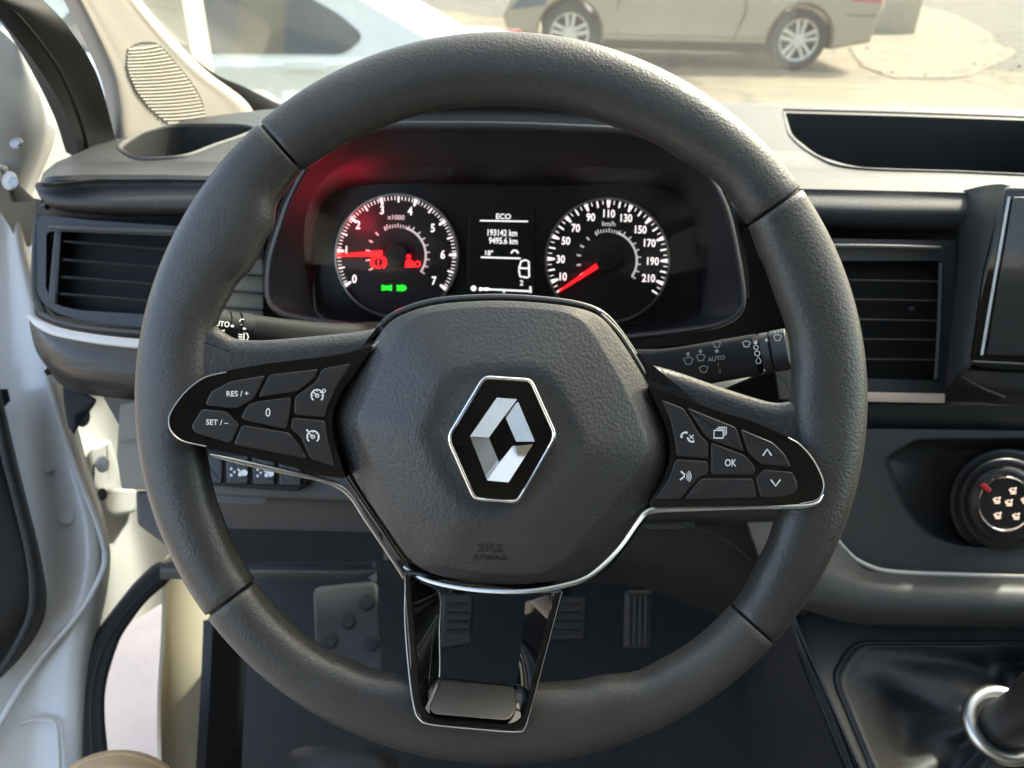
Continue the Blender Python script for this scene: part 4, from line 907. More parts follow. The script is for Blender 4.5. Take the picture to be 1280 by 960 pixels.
def dial(name, label, c, r, a0, sweep_, nmax, majors, halves, minors, nums, unit, unit_pos, needle, rr=36.5):
    root = plate(name, circ(c[0], c[1], r + 1, 64)[:-1], off(DI, .0015), .004, 1, M['dial'], ic, label=label)
    bands('dial_ring', [[(x, y, DI(x, y) + .002) for x, y in circ(c[0], c[1], r + 3.2, 72)[:-1]], [(x, y, DI(x, y) - .004) for x, y in circ(c[0], c[1], r + 2.0, 72)[:-1]], [(x, y, DI(x, y) - .004) for x, y in circ(c[0], c[1], r + .6, 72)[:-1]], [(x, y, DI(x, y) + .002) for x, y in circ(c[0], c[1], r - .4, 72)[:-1]]], M['darkchrome'], root)
    def pol(rad, a): return Vector((c[0] + rad * math.cos(R_(a)), c[1] - rad * math.sin(R_(a))))
    parts = []
    def tick(v, r0, r1, w0, w1):
        a = a0 - sweep_ * v / nmax; p, q = pol(r0, a), pol(r1, a); n = Vector((-(q - p).y, (q - p).x)).normalized()
        parts.append(([p + n * w0 / 2, q + n * w1 / 2, q - n * w1 / 2, p - n * w0 / 2], [(0, 1, 2, 3)]))
    for v in minors: tick(v, r - 6, r - 1.2, .95, .95)
    for v in halves: tick(v, r - 9, r - 1.2, 2.0, 2.0)
    for v in majors: tick(v, r - 10, r - 1.0, 2.2, 5.4)
    print2d('tick_marks', *join2(*parts), off(DI, .001), M['lit'], root)
    print2d('numerals', *join2(*[text2(s, x, y, sz, 2, .82, .02) for s, x, y, sz in nums]), off(DI, .001), M['lit'], root)
    print2d('unit_text', *text2(unit, unit_pos[0], unit_pos[1], 8.5, 2, 1, .02), off(DI, .001), M['litdim'], root)
    parts = []
    # small inner gauge
    for q in range(0, 6):
        a = 208 - q * 19; parts.append((lambda p_, n_: ([p_ + n_ * 2.6 + n_.orthogonal() * 1, p_ + n_ * 2.6 - n_.orthogonal() * 1, p_ - n_ * 2.6 - n_.orthogonal() * 1, p_ - n_ * 2.6 + n_.orthogonal() * 1], [(0, 1, 2, 3)]))(pol(rr, a), (pol(rr + 1, a) - pol(rr, a)).normalized()))
    for q in range(9):
        a = 108 - q * 5.2; p_ = pol(rr + .5, a); n_ = (pol(rr + 1, a) - pol(rr, a)).normalized(); o_ = n_.orthogonal(); h = 3.6 if q % 4 == 0 else 2.2
        parts.append(([p_ + n_ * h + o_ * .7, p_ + n_ * h - o_ * .7, p_ - n_ * 2 - o_ * .7, p_ - n_ * 2 + o_ * .7], [(0, 1, 2, 3)]))
    arc = [(c[0] + rr * math.cos(R_(a)), c[1] - rr * math.sin(R_(a))) for a in [70 - 104 * k / 30 for k in range(31)]]
    parts.append(ribbons([arc], 2.6))
    for q in range(8):
        a = 58 - q * 13; p_ = pol(rr + 3, a); n_ = (pol(rr + 1, a) - pol(rr, a)).normalized(); o_ = n_.orthogonal()
        parts.append(([p_ + n_ * 2.4 + o_ * .8, p_ + n_ * 2.4 - o_ * .8, p_ - n_ * 2.4 - o_ * .8, p_ - n_ * 2.4 + o_ * .8], [(0, 1, 2, 3)]))
    print2d('inner_scale', *join2(*parts), off(DI, .001), M['litdim'], root)
    (x0, y0), (x1, y1), w0, w1 = needle
    d_ = Vector((x1 - x0, y1 - y0)).normalized(); n_ = Vector((-d_.y, d_.x))
    q = [Vector((x0, y0)) + n_ * w0 / 2, Vector((x1, y1)) + n_ * w1 / 2, Vector((x1, y1)) - n_ * w1 / 2, Vector((x0, y0)) - n_ * w0 / 2]
    plate('needle', q, off(DI, -.005), .0015, .6, M['red'], root)
    plate('needle_hub', circ(c[0], c[1], 15, 40)[:-1], off(DI, -.006), .007, 2.5, M['dial'], root)
    return root
tnum = [(str(i), x, y, 14.5) for i, (x, y) in enumerate([(443, 348.6), (433, 312.5), (447.5, 281), (477.5, 262.5), (512.6, 263.8), (541, 285), (553.5, 318), (542.6, 351)])]
td = dial('tachometer', 'left dial reading revolutions with red needle at one', (495.7, 319.5), 75.5, 210, 244, 7, range(8), [x + .5 for x in range(7)], [i / 10 for i in range(71) if i % 5], tnum, 'x1000', (495, 271.5), ((420.5, 319.5), (478, 316.5), 3.2, 7.5))
snum = [(str(10 + 20 * i), x, y, 13.5) for i, (x, y) in enumerate([(704, 345.7), (701, 324), (707.5, 301), (719.7, 285), (738.5, 271.5), (761.5, 267), (783, 272.5), (801, 287), (812.3, 303.8), (816.3, 326.5), (810.7, 347.7)])]
sd = dial('speedometer', 'right dial reading speed with red needle at zero', (759.5, 325.5), 76, 212, 246, 220, range(10, 211, 20), range(0, 221, 20), [5 + 10 * i for i in range(22)], snum, 'km/h', (761, 279.5), ((698.6, 364.3), (747, 332), 2.2, 6.5))
# warning lamps
print2d('brake_lamp', *join2(ribbons([circ(473, 328, 6.6, 20)], 2.2), ribbons([[(473, 324.5), (473, 329)]], 1.8), disc2(473, 331.3, 1.1, 8), ribbons([circ(473, 328, 9.6, 10, 130, 230), circ(473, 328, 9.6, 10, -50, 50)], 1.7)), off(DI, -.0063), M['red'], td)
print2d('belt_lamp', *join2(disc2(511, 320.5, 2.8, 12), ([(506, 334), (507, 326), (511, 324), (516, 325.5), (519, 334)], [(0, 1, 2, 3, 4)]), ribbons([[(508, 321), (519, 331)]], 1.6), ribbons([circ(522, 330, 3.2, 12)], 1.8)), off(DI, -.0065), M['red'], td)
print2d('side_lamp', *join2(([(477, 356), (483, 357.5), (490, 356), (490, 363.5), (483, 362.5), (477, 363.5)], [(0, 1, 2, 3, 4, 5)])), off(DI, .0008), M['green'], td)
print2d('beam_lamp', *join2((circ(501, 360, 7.2, 16, -90, 90, 4.2) + [(496, 364), (496, 356)], [tuple(range(18))])), off(DI, .0008), M['green'], td)
# red glow of the warning lamps on the shroud
gl_ = bpy.data.lights.new('warning_glow', 'POINT'); gl_.energy = .0050; gl_.color = (1, .02, .07); gl_.shadow_soft_size = .010
go_ = bpy.data.objects.new('warning_glow', gl_); link(go_, P(448, 280, .613), ic)
# trip display
tdp = plate('trip_display', rc([(586, 256), (668, 258), (668, 372), (584, 372)], 4), off(DI, .0018), .004, 1, M['panel'], ic)
tl = [text2('ECO', 629.4, 270.5, 9.5, 1.5, 1, .02), text2('193142 km', 628, 291, 11, 1.5, .78, .02), text2('9495.6 km', 629, 301, 11, 1.5, .78, .02), text2('18\u00b0', 611.5, 316, 8.5, 1.5, 1, .02), text2('2', 652, 353.5, 9, 1.5, 1, .02),
      ribbons([[(600, 275.8), (660, 276.8)]], 1.8), ribbons([[(601, 321.5), (651, 323)]], 2), ribbons([circ(643.4, 317, 4, 12, 0, 180)], 2.2), ribbons([[(606, 361.5), (662, 364)]], 2.2), ribbons([[(663, 358), (663.4, 366)]], 2.6),
      disc2(592, 360.5, 3.6, 12), disc2(600.5, 361.5, 2.4, 10), disc2(608, 361.5, 2.2, 10), ([(600, 359.5), (612, 360), (612, 363), (600, 363)], [(0, 1, 2, 3)]), ribbons([[(630, 363), (630, 366)]], 2)]
tl.append(ribbons([[(649, 335), (651.5, 326.5), (657, 325), (661, 327), (661.5, 346), (659, 347), (650, 345.5), (648.5, 337)]], 2.2)); tl.append(ribbons([[(648, 335), (661, 335.5)]], 2))
print2d('display_text', *join2(*tl), off(DI, .001), M['lcd'], tdp)
LE = plane(P(630, 330, .612), (0, -1, .05))
sheet('cluster_lens', [[(376, 214, LE(376, 214)), (630, 206, LE(630, 206) - .0), (885, 216, LE(885, 216))], [(362, 320, LE(362, 320)), (630, 318, LE(630, 318) - .0), (900, 320, LE(900, 320))], [(362, 386, LE(362, 386) + .006), (630, 418, LE(630, 418) + .006), (906, 388, LE(906, 388) + .006)]], M['lens'], ic, nu=20, nv=20, thick=.0012)

# ------------------------------------------------------------------ stalks
def stalk(name, label, pts, ra, rb, parts, mtl=M['stalk']):
    t = thing(name, label, 'stalk', P(*pts[0]))
    q = cr(pts, 30); ra_ = [x[0] for x in cr([(v, 0, 0) for v in ra], 30)]; rb_ = [x[0] for x in cr([(v, 0, 0) for v in rb], 30)]
    W_ = [P(*p) for p in q]
    sweep('stalk_arm', W_, [a * p[2] / F for a, p in zip(ra_, q)], [b * p[2] / F for b, p in zip(rb_, q)], mtl, t, n=28, sq=2.6)
    return t
ls = stalk('light_stalk', 'black lighting stalk with headlamp symbols left of the column', [(470, 432, .55), (420, 428, .525), (360, 418, .50), (312, 410, .485)], [30, 24, 19, 17], [18, 16, 15, 15], None)
LSP = plane3((270, 404, .455), (400, 424, .498), (300, 440, .470))
for (x0, x1, r) in [(297, 314, 18.5), (284, 296, 17.5), (240, 283, 18.5)]:
    y0, y1 = 408 + (x0 - 297) * .16, 408 + (x1 - 297) * .16; da, db = .481 + (x0 - 297) * .0003, .481 + (x1 - 297) * .0003
    c0, c1 = P(x0, y0, da), P(x1, y1, db); rr = r * da / F
    sweep('stalk_ring', [c0, c0.lerp(c1, .06), c0.lerp(c1, .94), c1], [rr * .93, rr, rr, rr * .93], [rr * .93, rr, rr, rr * .93], M['stalk'], ls, n=32)
def on_stalk(x, y): return .481 + (x - 297) * .0003 - .0094
print2d('stalk_symbols', *join2(text2('AUTO', 275, 404.5, 9.5, 6, .9, .01), ribbons([[(272, 414), (281, 413)], [(272, 417), (280, 418)], circ(270, 415, 3, 8, 100, 260)], 1.3), disc2(290.5, 407.5, 2.2, 8, 1.6), disc2(305.5, 410.5, 2.2, 8, 1.6)), lambda x, y: on_stalk(x, y) + .0006, M['print'], ls)
print2d('stalk_symbols', *join2(ribbons([circ(303, 402.5, 3.6, 12)], 1.4), ribbons([[(308, 400), (311, 405)], [(310, 400), (308, 406)]], 1.1), ribbons([[(298, 418), (303, 418.6)], [(298, 421), (303, 421.4)], [(298, 424), (303, 424.2)], [(305, 416), (305, 426), (309, 425), (310.5, 421), (309, 417), (305, 416)]], 1.3)), lambda x, y: on_stalk(x, y) + .0014 , M['print'], ls)
print2d('stalk_symbols', *join2(ribbons([[(349, 418), (354, 424)], [(352, 418), (349, 424)], [(357, 421), (362, 421)], [(357, 424), (362, 424)], circ(365, 423, 4, 10, -80, 90)], 1.2)), lambda x, y: on_stalk(x, y) + .0035, M['printdim'], ls)
rs = stalk('wiper_stalk', 'black wiper stalk with washer symbols right of the column', [(770, 470, .56), (830, 464, .53), (880, 455, .50), (948, 443, .478)], [34, 28, 26, 26], [16, 15, 14, 14], None)
for (x0, x1, r) in [(953, 964, 25.5), (965.5, 986, 26)]:
    y0, y1 = 442 + (x0 - 953) * -.18, 442 + (x1 - 953) * -.18; da, db = .4765 - (x0 - 953) * .0002, .4765 - (x1 - 953) * .0002
    c0, c1 = P(x0, y0, da), P(x1, y1, db); rr = r * da / F
    sweep('stalk_ring', [c0, c0.lerp(c1, .06), c0.lerp(c1, .94), c1], [rr * .95, rr, rr, rr * .95], [.0072, .0078, .0078, .0072], M['button'], rs, n=32, sq=2.6)
plate('stalk_step', rc([(968, 462), (996, 460), (998, 500), (974, 500)], 2), .505, .02, 2, M['dashgrey'], rs)
RS = plane3((860, 450, .503 - .0078), (948, 440, .478 - .0078), (890, 475, .497 - .0072))
def drop(x, y, s): return ribbons([[(x, y - s * 1.3), (x + s * .8, y), (x + s * .5, y + s * .8), (x - s * .5, y + s * .8), (x - s * .8, y), (x, y - s * 1.3)]], 1.1)
def fan(x, y, s): return ribbons([[(x - s, y - s * .4), (x - s * .5, y + s * .7), (x + s * .5, y + s * .7), (x + s, y - s * .4), (x, y - s * .8), (x - s, y - s * .4)]], 1.2)
print2d('stalk_symbols', *join2(fan(860.5, 451, 6), disc2(860, 442.5, 2.2, 8), fan(876, 447, 5.5), disc2(875.5, 439, 2.2, 8), fan(879.5, 461.5, 5.5), fan(896, 430.5, 5), disc2(896, 438.7, 2.4, 10), text2('AUTO', 895.5, 448, 7.8, -9, 1, .01), text2('1', 898, 455.6, 5.5, -9), text2('2', 900, 463.5, 6, -9)), off(RS, -.0012), M['printdim'], rs)
print2d('stalk_symbols', *join2(fan(933, 430, 5), disc2(944.5, 428, 2.6, 10), ribbons([circ(945, 434.2, 2.8, 10)], 1.3), ribbons([circ(946.5, 441.7, 3.2, 10)], 1.3), drop(948, 451, 4), disc2(958, 425, 2, 8), fan(972, 422, 5), ribbons([[(969, 417), (969, 414)], [(973, 416), (973, 413)], [(977, 415), (977, 412)]], 1.2)), off(RS, -.0014), M['print'], rs)

# ================================================================== STEERING WHEEL
D0 = .394; WC = (626.5, 497.5)
sw = thing('steering_wheel', 'black leather steering wheel with a silver diamond badge and three spokes', 'steering wheel', P(626, 497, .41))
# inner radius by angle (degrees counter-clockwise from right, photo px), outer radius constant
TAB = [(-180, 362), (-170, 376), (-158, 380), (-146, 384), (-135, 386), (-127, 385), (-118, 378), (-108, 366), (-95, 360), (-83, 360), (-72, 368), (-62, 384), (-50, 388), (-40, 388), (-30, 380), (-22, 374), (-10, 366), (0, 362), (6, 366), (12, 368), (20, 366), (28, 369), (36, 378), (44, 382), (55, 374), (70, 368), (90, 367), (110, 370), (124, 374), (132, 378), (138, 374), (144, 356), (152, 352), (158, 362), (166, 369), (180, 362)]
def rin(a):
    a = (a + 180) % 360 - 180
    for (x, y), (x2, y2) in zip(TAB, TAB[1:]):
        if x <= a <= x2:
            t = (a - x) / (x2 - x); t = t * t * (3 - 2 * t); return y + (y2 - y) * t
ROUT = 455.5
SEAM = [131.2, 35.0, -41.9, -143.4]         # seams: upper left, upper right, lower right, lower left
def rim_section(a0, a1, label=None):
    """a0 > a1, clockwise"""
    n = max(10, int((a0 - a1) / 1.5)); K = 36; V = []; Fc = []
    ang = [a0 - (a0 - a1) * i / n for i in range(n + 1)]
    e = .16
    ang = [a0 - .04] + [a0 - e, a0 - 2.2 * e] + ang[1:-1] + [a1 + 2.2 * e, a1 + e] + [a1 + .04]
    for i, a in enumerate(ang):
        ri = rin(a); ro = ROUT; rc_ = (ri + ro) / 2; ha = (ro - ri) / 2; hb = 30.0
        sh = {0: 2.4, 1: .8}.get(min(i, len(ang) - 1 - i), 0)
        ca, sa = math.cos(R_(a)), math.sin(R_(a))
        for k in range(K):
            b = 2 * math.pi * k / K; c, s = math.cos(b), math.sin(b)
            c = math.copysign(abs(c) ** .92, c); s = math.copysign(abs(s) ** .92, s)
            r = rc_ + (ha - sh) * c; dz = (hb - sh) * s
            d = D0; x, y = r * ca, r * sa
            W_ = P(WC[0], WC[1], D0) + RT * (x * D0 / F) + UP * (y * D0 / F) - FW * (dz * D0 / F)
            V.append(W_)
    m = len(ang)
    for i in range(m - 1):
        for k in range(K): Fc.append((i * K + k, i * K + (k + 1) % K, (i + 1) * K + (k + 1) % K, (i + 1) * K + k))
    Fc.append(tuple(range(K))); Fc.append(tuple(range(m * K - 1, (m - 1) * K - 1, -1)))
    return mk('rim_section', V, Fc, M['leather'], sw, sharp=70, label=label)
g = .16
rim_section(SEAM[0] - g, SEAM[1] + g); rim_section(SEAM[1] - g, SEAM[2] + g); rim_section(SEAM[2] - g, SEAM[3] + g); rim_section(SEAM[3] - g + 360, SEAM[0] + g)
core = []
for i in range(120):
    a = 2 * math.pi * i / 120; r = 420
    core.append(P(WC[0], WC[1], D0) + RT * (r * math.cos(a) * D0 / F) + UP * (r * math.sin(a) * D0 / F))
sweep('rim_core', core, .0126, .0104, M['dark'], sw, closed=True, n=16)
# spoke covers in leather
SLC = plane3((225, 480, .3880), (480, 420, .4005), (440, 600, .4005))
SRC = plane3((1030, 560, .3880), (800, 460, .4005), (812, 640, .4005))
SL = plane3((215, 520, .3765), (480, 420, .390), (440, 600, .390))
SR = plane3((1040, 590, .3765), (800, 460, .390), (812, 640, .390))
lo = cr([(238, 384), (258, 388), (269, 396), (276, 410), (290, 422), (318, 425), (350, 423), (400, 419), (450, 414), (482, 409), (500, 425), (470, 500), (440, 590), (420, 596), (330, 575), (262, 562), (236, 566), (215, 545), (205, 470)], 140, True)
plate('spoke_cover', [(p.x, p.y) for p in cr([(x, y, 0) for x, y in [(225, 408), (250, 406), (268, 407), (280, 415), (296, 423.5), (320, 425.5), (350, 424), (400, 419.5), (450, 414), (484, 408), (488, 418), (450, 470), (425, 540), (420, 592), (330, 572), (262, 558), (238, 568), (212, 560), (198, 470)]], 150, True)], SLC, .028, 15, M['airbag'], sw, steps=6)
plate('spoke_cover', [(p.x, p.y) for p in cr([(x, y, 0) for x, y in [(780, 440), (800, 452), (840, 463), (890, 480), (935, 495), (966, 503), (986, 502), (1008, 497), (1036, 502), (1052, 545), (1052, 600), (1030, 650), (1004, 640), (980, 634), (900, 634), (812, 634), (790, 560)]], 150, True)], SRC, .028, 15, M['airbag'], sw, steps=6)
# gloss button panels
PLF, PRF = off(SL, -.0012), off(SR, -.0012)
lb = rc([(468, 432), (425, 443.5), (370, 450), (330, 455), (290, 462), (256, 470), (233, 486), (217, 506), (208, 526), (212, 541), (226, 553), (255, 560), (309, 570.5), (364, 583.5), (408, 596), (432, 598), (425, 575), (416, 548), (414, 520), (424, 494), (440, 472)], [4] + [14] * 14 + [4] + [12] * 5, 4)
rb = rc([(809, 482), (826, 488), (867, 503.5), (900, 515), (933, 524), (966, 537), (998, 554), (1017, 573), (1030, 598), (1031, 616), (1022, 627), (1000, 631), (940, 632.5), (870, 632.5), (816, 632.5), (826, 612), (837, 588), (839, 561), (832, 531), (820, 504)], [4] + [14] * 13 + [4] + [12] * 5, 4)
lpn = plate('button_panel', lb, PLF, .016, 0, M['gloss'], sw, steps=3)
rpn = plate('button_panel', rb, PRF, .016, 0, M['gloss'], sw, steps=3)
def chrome_edge(pts, f, w=1.6): tube('panel_edge', pts, off(f, .0002), w, M['darkchrome'], sw, n=60)
chrome_edge([(283, 465), (256, 472), (234, 488), (218, 508), (211, 524), (214, 539), (228, 551), (258, 558)], off(SL, -.0020), 1.6)
chrome_edge([(985, 547), (1000, 556), (1016, 574), (1028, 598), (1029, 613), (1021, 625), (1000, 630)], off(SR, -.0020), 1.6)
def btn(poly, f, r=4.5, label=None):
    o = inset([Vector(p) for p in poly], .9)
    b = plate('button', rc(o, r, 4), off(f, -.0014), .006, 1.4, M['button'], sw, steps=3, bd=.0008)
    if label: b['label'] = label
    return b
def sym(b, f, *parts, m='print'): print2d('button_symbol', *join2(*parts), off(f, -.00145), M[m], b, th=.00015)
b1 = btn([(255, 507), (263, 489), (287, 476), (333, 468), (319, 498), (296, 512), (287, 511)], PLF, label='button lettered RES / +')
sym(b1, PLF, text2('RES / +', 297, 492, 9.6, -1, 1, .012))
b2 = btn([(336, 467.5), (400, 460), (393, 474), (373, 490), (321, 498)], PLF)
b3 = btn([(402, 460), (441, 453), (421, 485), (410, 509), (407, 523), (366.5, 519), (368, 495), (395, 476)], PLF, label='button with speed limiter dial symbol')
b4 = btn([(239, 532), (252, 510), (285, 514), (294, 525), (301, 530), (289, 555), (247, 543), (240, 538)], PLF, label='button lettered SET / -')
sym(b4, PLF, text2('SET / \u2013', 271.5, 528, 9.6, 2, 1, .012))
b5 = btn([(300, 522), (309, 505), (323, 500.5), (365, 495.5), (362, 520), (359, 538), (305, 526)], PLF, label='button lettered 0')
sym(b5, PLF, text2('0', 335, 515.5, 15, 3, .9, .005))
b6 = btn([(302, 530), (362, 540), (373, 553), (385.5, 575), (291, 556)], PLF)
b7 = btn([(364, 521), (407, 525), (410, 548), (420, 585), (387, 574), (375, 546), (363, 537)], PLF, label='button with cruise control dial symbol')
def gauge(x, y): return [ribbons([circ(x, y, 7.4, 22, -50, 230)], 1.8), ribbons([[(x, y), (x - 4.5, y - 4)]], 1.6), ribbons([circ(x, y, 2.2, 10)], 1.2)] + [ribbons([[(x + 6.8 * math.cos(R_(a)), y - 6.8 * math.sin(R_(a))), (x + 4.8 * math.cos(R_(a)), y - 4.8 * math.sin(R_(a)))]], 1.0) for a in (0, 45, 90, 180)]
sym(b3, PLF, *gauge(396.5, 494.5), ribbons([circ(405, 488.5, 2, 10)], 1.1), ribbons([[(401, 491), (403.5, 489.6)]], 1.1))
sym(b7, PLF, *gauge(391.2, 546), ribbons([[(383, 537), (386, 540)]], 2))
c1 = btn([(825, 498), (855, 509.5), (878, 546), (886, 552), (886, 574), (845, 571), (843, 552), (837, 524)], PRF, label='button with telephone handset symbol')
c2 = btn([(857, 508), (921, 533.5), (931, 566), (887, 550), (880, 544)], PRF, label='button with stacked pages symbol')
c3 = btn([(924, 534.5), (966, 552), (981, 566), (991, 585.5), (951, 581), (935, 567)], PRF, label='button with up arrow')
c4 = btn([(888, 551.5), (931, 568), (943, 581), (946, 591), (940, 594.5), (888, 594)], PRF, label='button lettered OK')
c5 = btn([(844, 573), (886, 575.5), (886, 594), (874, 597), (851, 625), (818, 625), (835, 598)], PRF, label='button with voice symbol')
c6 = btn([(876, 597), (942, 597), (947, 623), (853, 625)], PRF)
c7 = btn([(954, 586), (991, 589), (998, 605), (996, 617), (977, 622.5), (950, 623), (943.5, 597)], PRF, label='button with down arrow')
sym(c1, PRF, ribbons([circ(857, 546, 5.6, 10, 85, 185)], 2.2), disc2(852, 546, 1.7, 8), disc2(858, 540.8, 1.7, 8), ribbons([circ(866, 546, 6.5, 10, 185, 280)], 2.2), disc2(866.5, 552, 1.7, 8), ribbons([[(861.5, 543.5), (867, 549)], [(867, 543.5), (862.5, 548)]], 1.2))
sym(c2, PRF, ribbons([[(892.5, 538), (904, 538), (904, 547.5), (892.5, 547.5), (892.5, 538)]], 1.8), ribbons([[(895, 536), (906, 536), (906, 545)]], 1.2), ribbons([[(897.5, 534), (908, 534), (908, 543)]], 1.2))
sym(c3, PRF, ribbons([[(953.5, 569.5), (959, 561.5), (964.5, 569.5)]], 1.9))
sym(c7, PRF, ribbons([[(963.5, 599.5), (969.5, 607.5), (975.5, 599.5)]], 1.9))
sym(c4, PRF, text2('OK', 913.3, 578.5, 12.5, 2, .78, .01))
sym(c5, PRF, ribbons([[(851, 589), (855.5, 593), (855, 596), (850, 600)]], 2.0), *[ribbons([circ(855, 595.5, r, 8, -48, 48)], 1.1) for r in (4, 6.4, 8.8)])
# airbag cover: outer outline and the grained face inside it
AO = [(512, 390), (545, 381), (585, 377), (630, 376), (680, 379), (722, 385), (750, 396), (772, 420), (795, 455), (815, 490), (829, 525), (836, 552), (836, 576), (826, 604), (806, 636), (780, 672), (757, 702), (735, 716), (700, 725), (650, 730), (600, 729), (560, 722), (530, 712), (508, 694), (484, 660), (458, 622), (438, 588), (424, 555), (418, 528), (424, 498), (444, 462), (466, 430), (486, 404)]
AF = [(520, 396), (548, 389), (585, 385), (630, 384), (680, 387), (714, 393), (734, 408), (752, 436), (771, 468), (788, 502), (801, 534), (807, 557), (799, 584), (764, 629), (742, 656), (720, 682), (706, 700), (690, 710), (665, 717), (604, 715), (562, 708), (540, 697), (520, 674), (500, 648), (480, 610), (456, 552), (448, 526), (463, 493), (478, 458), (496, 418)]
AC = Vector((630, 552))
def radial(poly, N):
    out = []
    q = [p.xy for p in cr([(x, y, 0) for x, y in poly], 264, True)]
    for i in range(N):
        d_ = Vector((math.cos(2 * math.pi * i / N), math.sin(2 * math.pi * i / N))); best = None
        for a, b in zip(q, q[1:] + q[:1]):
            e = b - a; den = d_.x * e.y - d_.y * e.x
            if abs(den) < 1e-9: continue
            t = ((a - AC).x * e.y - (a - AC).y * e.x) / den; u = ((a - AC).x * d_.y - (a - AC).y * d_.x) / den
            if t > 0 and -1e-6 <= u <= 1 + 1e-6: best = max(best or 0, t)
        out.append((d_, best))
    return out
N = 180; ro_, rf_ = radial(AO, N), radial(AF, N)
for _ in range(1): rf_ = [(rf_[i][0], (rf_[i - 1][1] + 2 * rf_[i][1] + rf_[(i + 1) % N][1]) / 4) for i in range(N)]
def rngs(t0, t1): return None
def adep(f):           # depth of the face at fraction f of its radius: gently domed, dished round the badge
    t = min(1, max(0, (.60 - f) / .16)); return .3690 + .0130 * f ** 2.0 + .0022 * t * t * (3 - 2 * t)
loops = []
for (wo, ex) in [(1.0, None), (1.0, 1.12), (.97, 1.0), (.8, .80), (.5, .48), (.2, .19), (.05, .03)]:
    loops.append([(AC.x + d_.x * (f_ + (o_ - f_) * wo), AC.y + d_.y * (f_ + (o_ - f_) * wo), adep(1) + (.026 if ex is None else .0125 * ex * min(1.15, max(.25, (o_ - f_) / 28)))) for (d_, o_), (_, f_) in zip(ro_, rf_)])
for s_ in (1, .985, .95, .88, .80, .70, .62, .58, .54, .5, .46, .4, .3, .2, .1, .03):
    loops.append([(AC.x + d_.x * f_ * s_, AC.y + d_.y * f_ * s_, adep(s_)) for d_, f_ in rf_])
ab = bands('airbag_cover', loops, M['airbag'], sw, cap=True, sharp=80)
def afn(px, py):
    v = Vector((px, py)) - AC; a = (math.atan2(v.y, v.x) / (2 * math.pi) * N) % N
    return adep(min(1, v.length / rf_[int(a)][1]))
print2d('embossed_lettering', *join2(text2('SRS', 612.5, 685, 15, 2, 1.5, -.01), text2('AIRBAG', 612, 697, 9.5, 2, 1.32)), lambda x, y: afn(x, y) - .0001, M['printdark'], ab, th=.0003)
# badge
bo_ = [(604, 469), (665, 473), (697.5, 545), (648, 630), (592, 626), (557, 547)]
rg = [9, 9, 12, 9, 9, 12]; bdep = .3672
def blp(k, d): return [(p.x, p.y, d) for p in [Vector(q) for q in inset([Vector(x) for x in rc(bo_, rg, 6)], k)]]
bd_ = bands('badge_ring', [blp(-1.2, bdep + .004), blp(-.2, bdep - .0006), blp(1.2, bdep - .0016), blp(3.4, bdep - .0016), blp(4.8, bdep - .0006), blp(5.2, bdep + .002)], M['chrome'], sw, sharp=80)
plate('badge_plate', [(p[0], p[1]) for p in blp(3.6, 0)], lambda x, y: bdep - .0002 + .000018 * abs(x - 628) , .004, 0, M['gloss'], bd_)
OU = [(621, 497), (646.5, 499), (668.5, 552), (635.5, 603), (609, 600.5), (587.5, 545.5)]; IN = [(631, 519.5), (645.2, 552), (624, 578.5), (611, 547)]
kk = bdep / F; V, Fc = [], []
for idx, (ux, uy), d0 in [((('o', 5), ('o', 0), ('o', 1), ('i', 0), ('i', 3)), (-9, 15), .0040), ((('o', 1), ('o', 2), ('i', 1), ('i', 0)), (10, 21), .0038), ((('o', 2), ('o', 3), ('o', 4), ('i', 2), ('i', 1)), (2, 31), .0042), ((('o', 4), ('o', 5), ('i', 3), ('i', 2)), (-24, 6), .0040)]:
    p_ = [OU[k] if w == 'o' else IN[k] for w, k in idx]; n = len(p_); mxx, myy = sum(q[0] for q in p_) / n, sum(q[1] for q in p_) / n
    b = len(V)     # each facet a small tilted prism
    V += [P(x, y, bdep - d0 + kk * (-(x - mxx) * math.tan(R_(-ux)) * -1 - (y - myy) * math.tan(R_(uy)))) for x, y in p_] + [P(x, y, bdep + .001) for x, y in p_]
    Fc.append(tuple(range(b, b + n))); Fc += [(b + k, b + (k + 1) % n, b + n + (k + 1) % n, b + n + k) for k in range(n)]
mk('badge_diamond', V, Fc, M['badgechrome'], bd_, smooth=False)
# hub plate behind the airbag, trim strip round it
HUB = .4035
plate('hub_plate', [(p.x, p.y) for p in inset([p.xy for p in cr([(x, y, 0) for x, y in AO], 132, True)], -9)], HUB, .03, 5, M['gloss'], sw)
tube('hub_trim', [(478, 412), (452, 446), (426, 486), (412, 522), (414, 552), (428, 588), (450, 622), (476, 660), (502, 698), (522, 714)], HUB - .0015, 3, M['gloss'], sw, n=90)
tube('trim_strip', [(262, 568), (300, 577), (350, 588), (400, 599), (424, 608), (440, 622), (458, 650), (478, 680), (494, 704), (505, 722)], plane3((262, 568, .3785), (440, 622, .396), (505, 722, .398)), [2, 7, 7.5, 6.5, 7, 6, 5.5, 5, 5, 4], M['darkchrome'], sw, n=90, flat=.5)
tube('trim_strip', [(505, 708), (530, 724), (570, 734), (615, 739), (660, 739), (700, 733), (730, 724), (752, 708), (775, 684), (796, 654), (806, 642), (822, 637), (870, 635.5), (940, 634), (1000, 633), (1020, 629), (1029, 618)], plane3((505, 722, .398), (800, 645, .394), (1020, 632, .3755)), [4, 6, 6, 6, 6, 6, 6, 6, 6.5, 8, 9, 8, 6, 5, 4, 2], M['darkchrome'], sw, n=140, flat=.5)
tube('trim_strip', [(752, 392), (776, 418), (800, 456), (818, 488), (830, 515)], HUB - .003, [2, 3.5, 4, 3, 2], M['darkchrome'], sw, n=40, flat=.5)
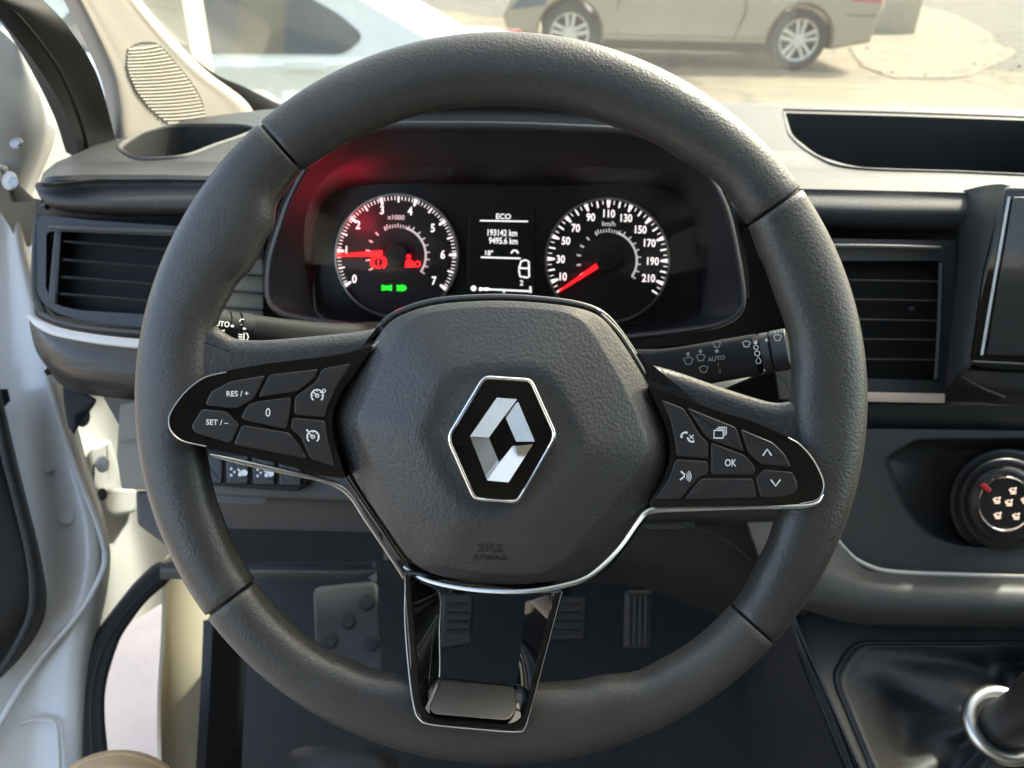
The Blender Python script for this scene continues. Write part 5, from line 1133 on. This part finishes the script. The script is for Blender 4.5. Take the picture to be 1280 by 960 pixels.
tube('trim_strip', [(430, 447), (455, 441), (474, 428), (492, 408)], SL, [1.5, 4, 4, 2], M['darkchrome'], sw, n=30, flat=.4)
# lower spoke: gloss frame with a see-through opening
def lp4(pts, rr, d): return [(p.x, p.y, d(p.x, p.y) if callable(d) else d) for p in rc(pts, rr, 8)]
LSF = plane3((507, 715, .397), (704, 738, .397), (600, 915, .3725))
A1 = [(504, 712), (705, 736), (657, 915), (518, 905)]
A2 = [(512, 718), (694, 742), (652, 908), (526, 899)]
A3 = [(523, 728), (684, 744), (648, 898), (537, 890)]
A4 = [(549, 741), (657, 752), (646, 857), (549, 846)]
R4 = [4, 4, 22, 30]
fr_ = bands('lower_spoke', [lp4(A1, R4, off(LSF, .022)), lp4(A1, R4, off(LSF, .001)), lp4([(506, 714), (703, 737), (656, 913), (520, 903)], R4, off(LSF, -.0008)), lp4(A2, R4, off(LSF, -.001)), lp4([(514, 720), (692, 743), (651, 906), (528, 897)], R4, off(LSF, .0006))], M['gloss'], sw, sharp=30)
def facet(a, b, c, d, da, db, mt=M['gloss'], name='spoke_facet'):
    rows = [[(*a, da(*a)), (*b, da(*b))], [(*d, db(*d)), (*c, db(*c))]]
    return sheet(name, rows, mt, fr_, nu=8, nv=8, thick=.0015)
da_, db_ = off(LSF, .0008), off(LSF, .020)
facet((514, 720), (527, 900), (549, 846), (549, 741), da_, db_)
facet((694, 743), (652, 908), (646, 857), (657, 752), da_, db_)
facet((525, 900), (653, 909), (646, 857), (549, 846), da_, off(LSF, .012))
tray = rc([(551, 849), (643, 858), (646, 887), (636, 901), (543, 893), (536, 886)], [3, 4, 6, 8, 8, 4])
plate('spoke_insert', tray, plane3((551, 850, LSF(551, 850) + .0095), (641, 861, LSF(641, 861) + .0095), (590, 895, LSF(590, 895) - .0002)), .002, 1.5, mat('grey_gloss_insert', (.016, .017, .0165), .32, coat=.3), fr_)
tube('spoke_edge', [(507, 716), (506, 775), (511, 840), (517, 882), (524, 899), (540, 906), (600, 912), (645, 915), (656, 910), (664, 884), (684, 808), (702, 740)], off(LSF, -.0006), 1.3, M['darkchrome'], fr_, n=120)
tube('spoke_edge', [(525, 727), (549, 742), (549, 790), (549, 846), (541, 866)], plane3((549, 741, LSF(549, 741) + .0195), (549, 846, LSF(549, 846) + .0135), (525, 727, LSF(525, 727) + .006)), 1.4, M['darkchrome'], fr_, n=40)  # bright line added as the highlight on the edge of the opening
tube('spoke_edge', [(692, 746), (676, 810), (662, 868), (653, 897)], off(LSF, .0008), 1.4, M['darkchrome'], fr_, n=30)
tube('spoke_edge', [(657, 753), (690, 743), (702, 738)], off(LSF, .004), 1.6, M['darkchrome'], fr_, n=12)
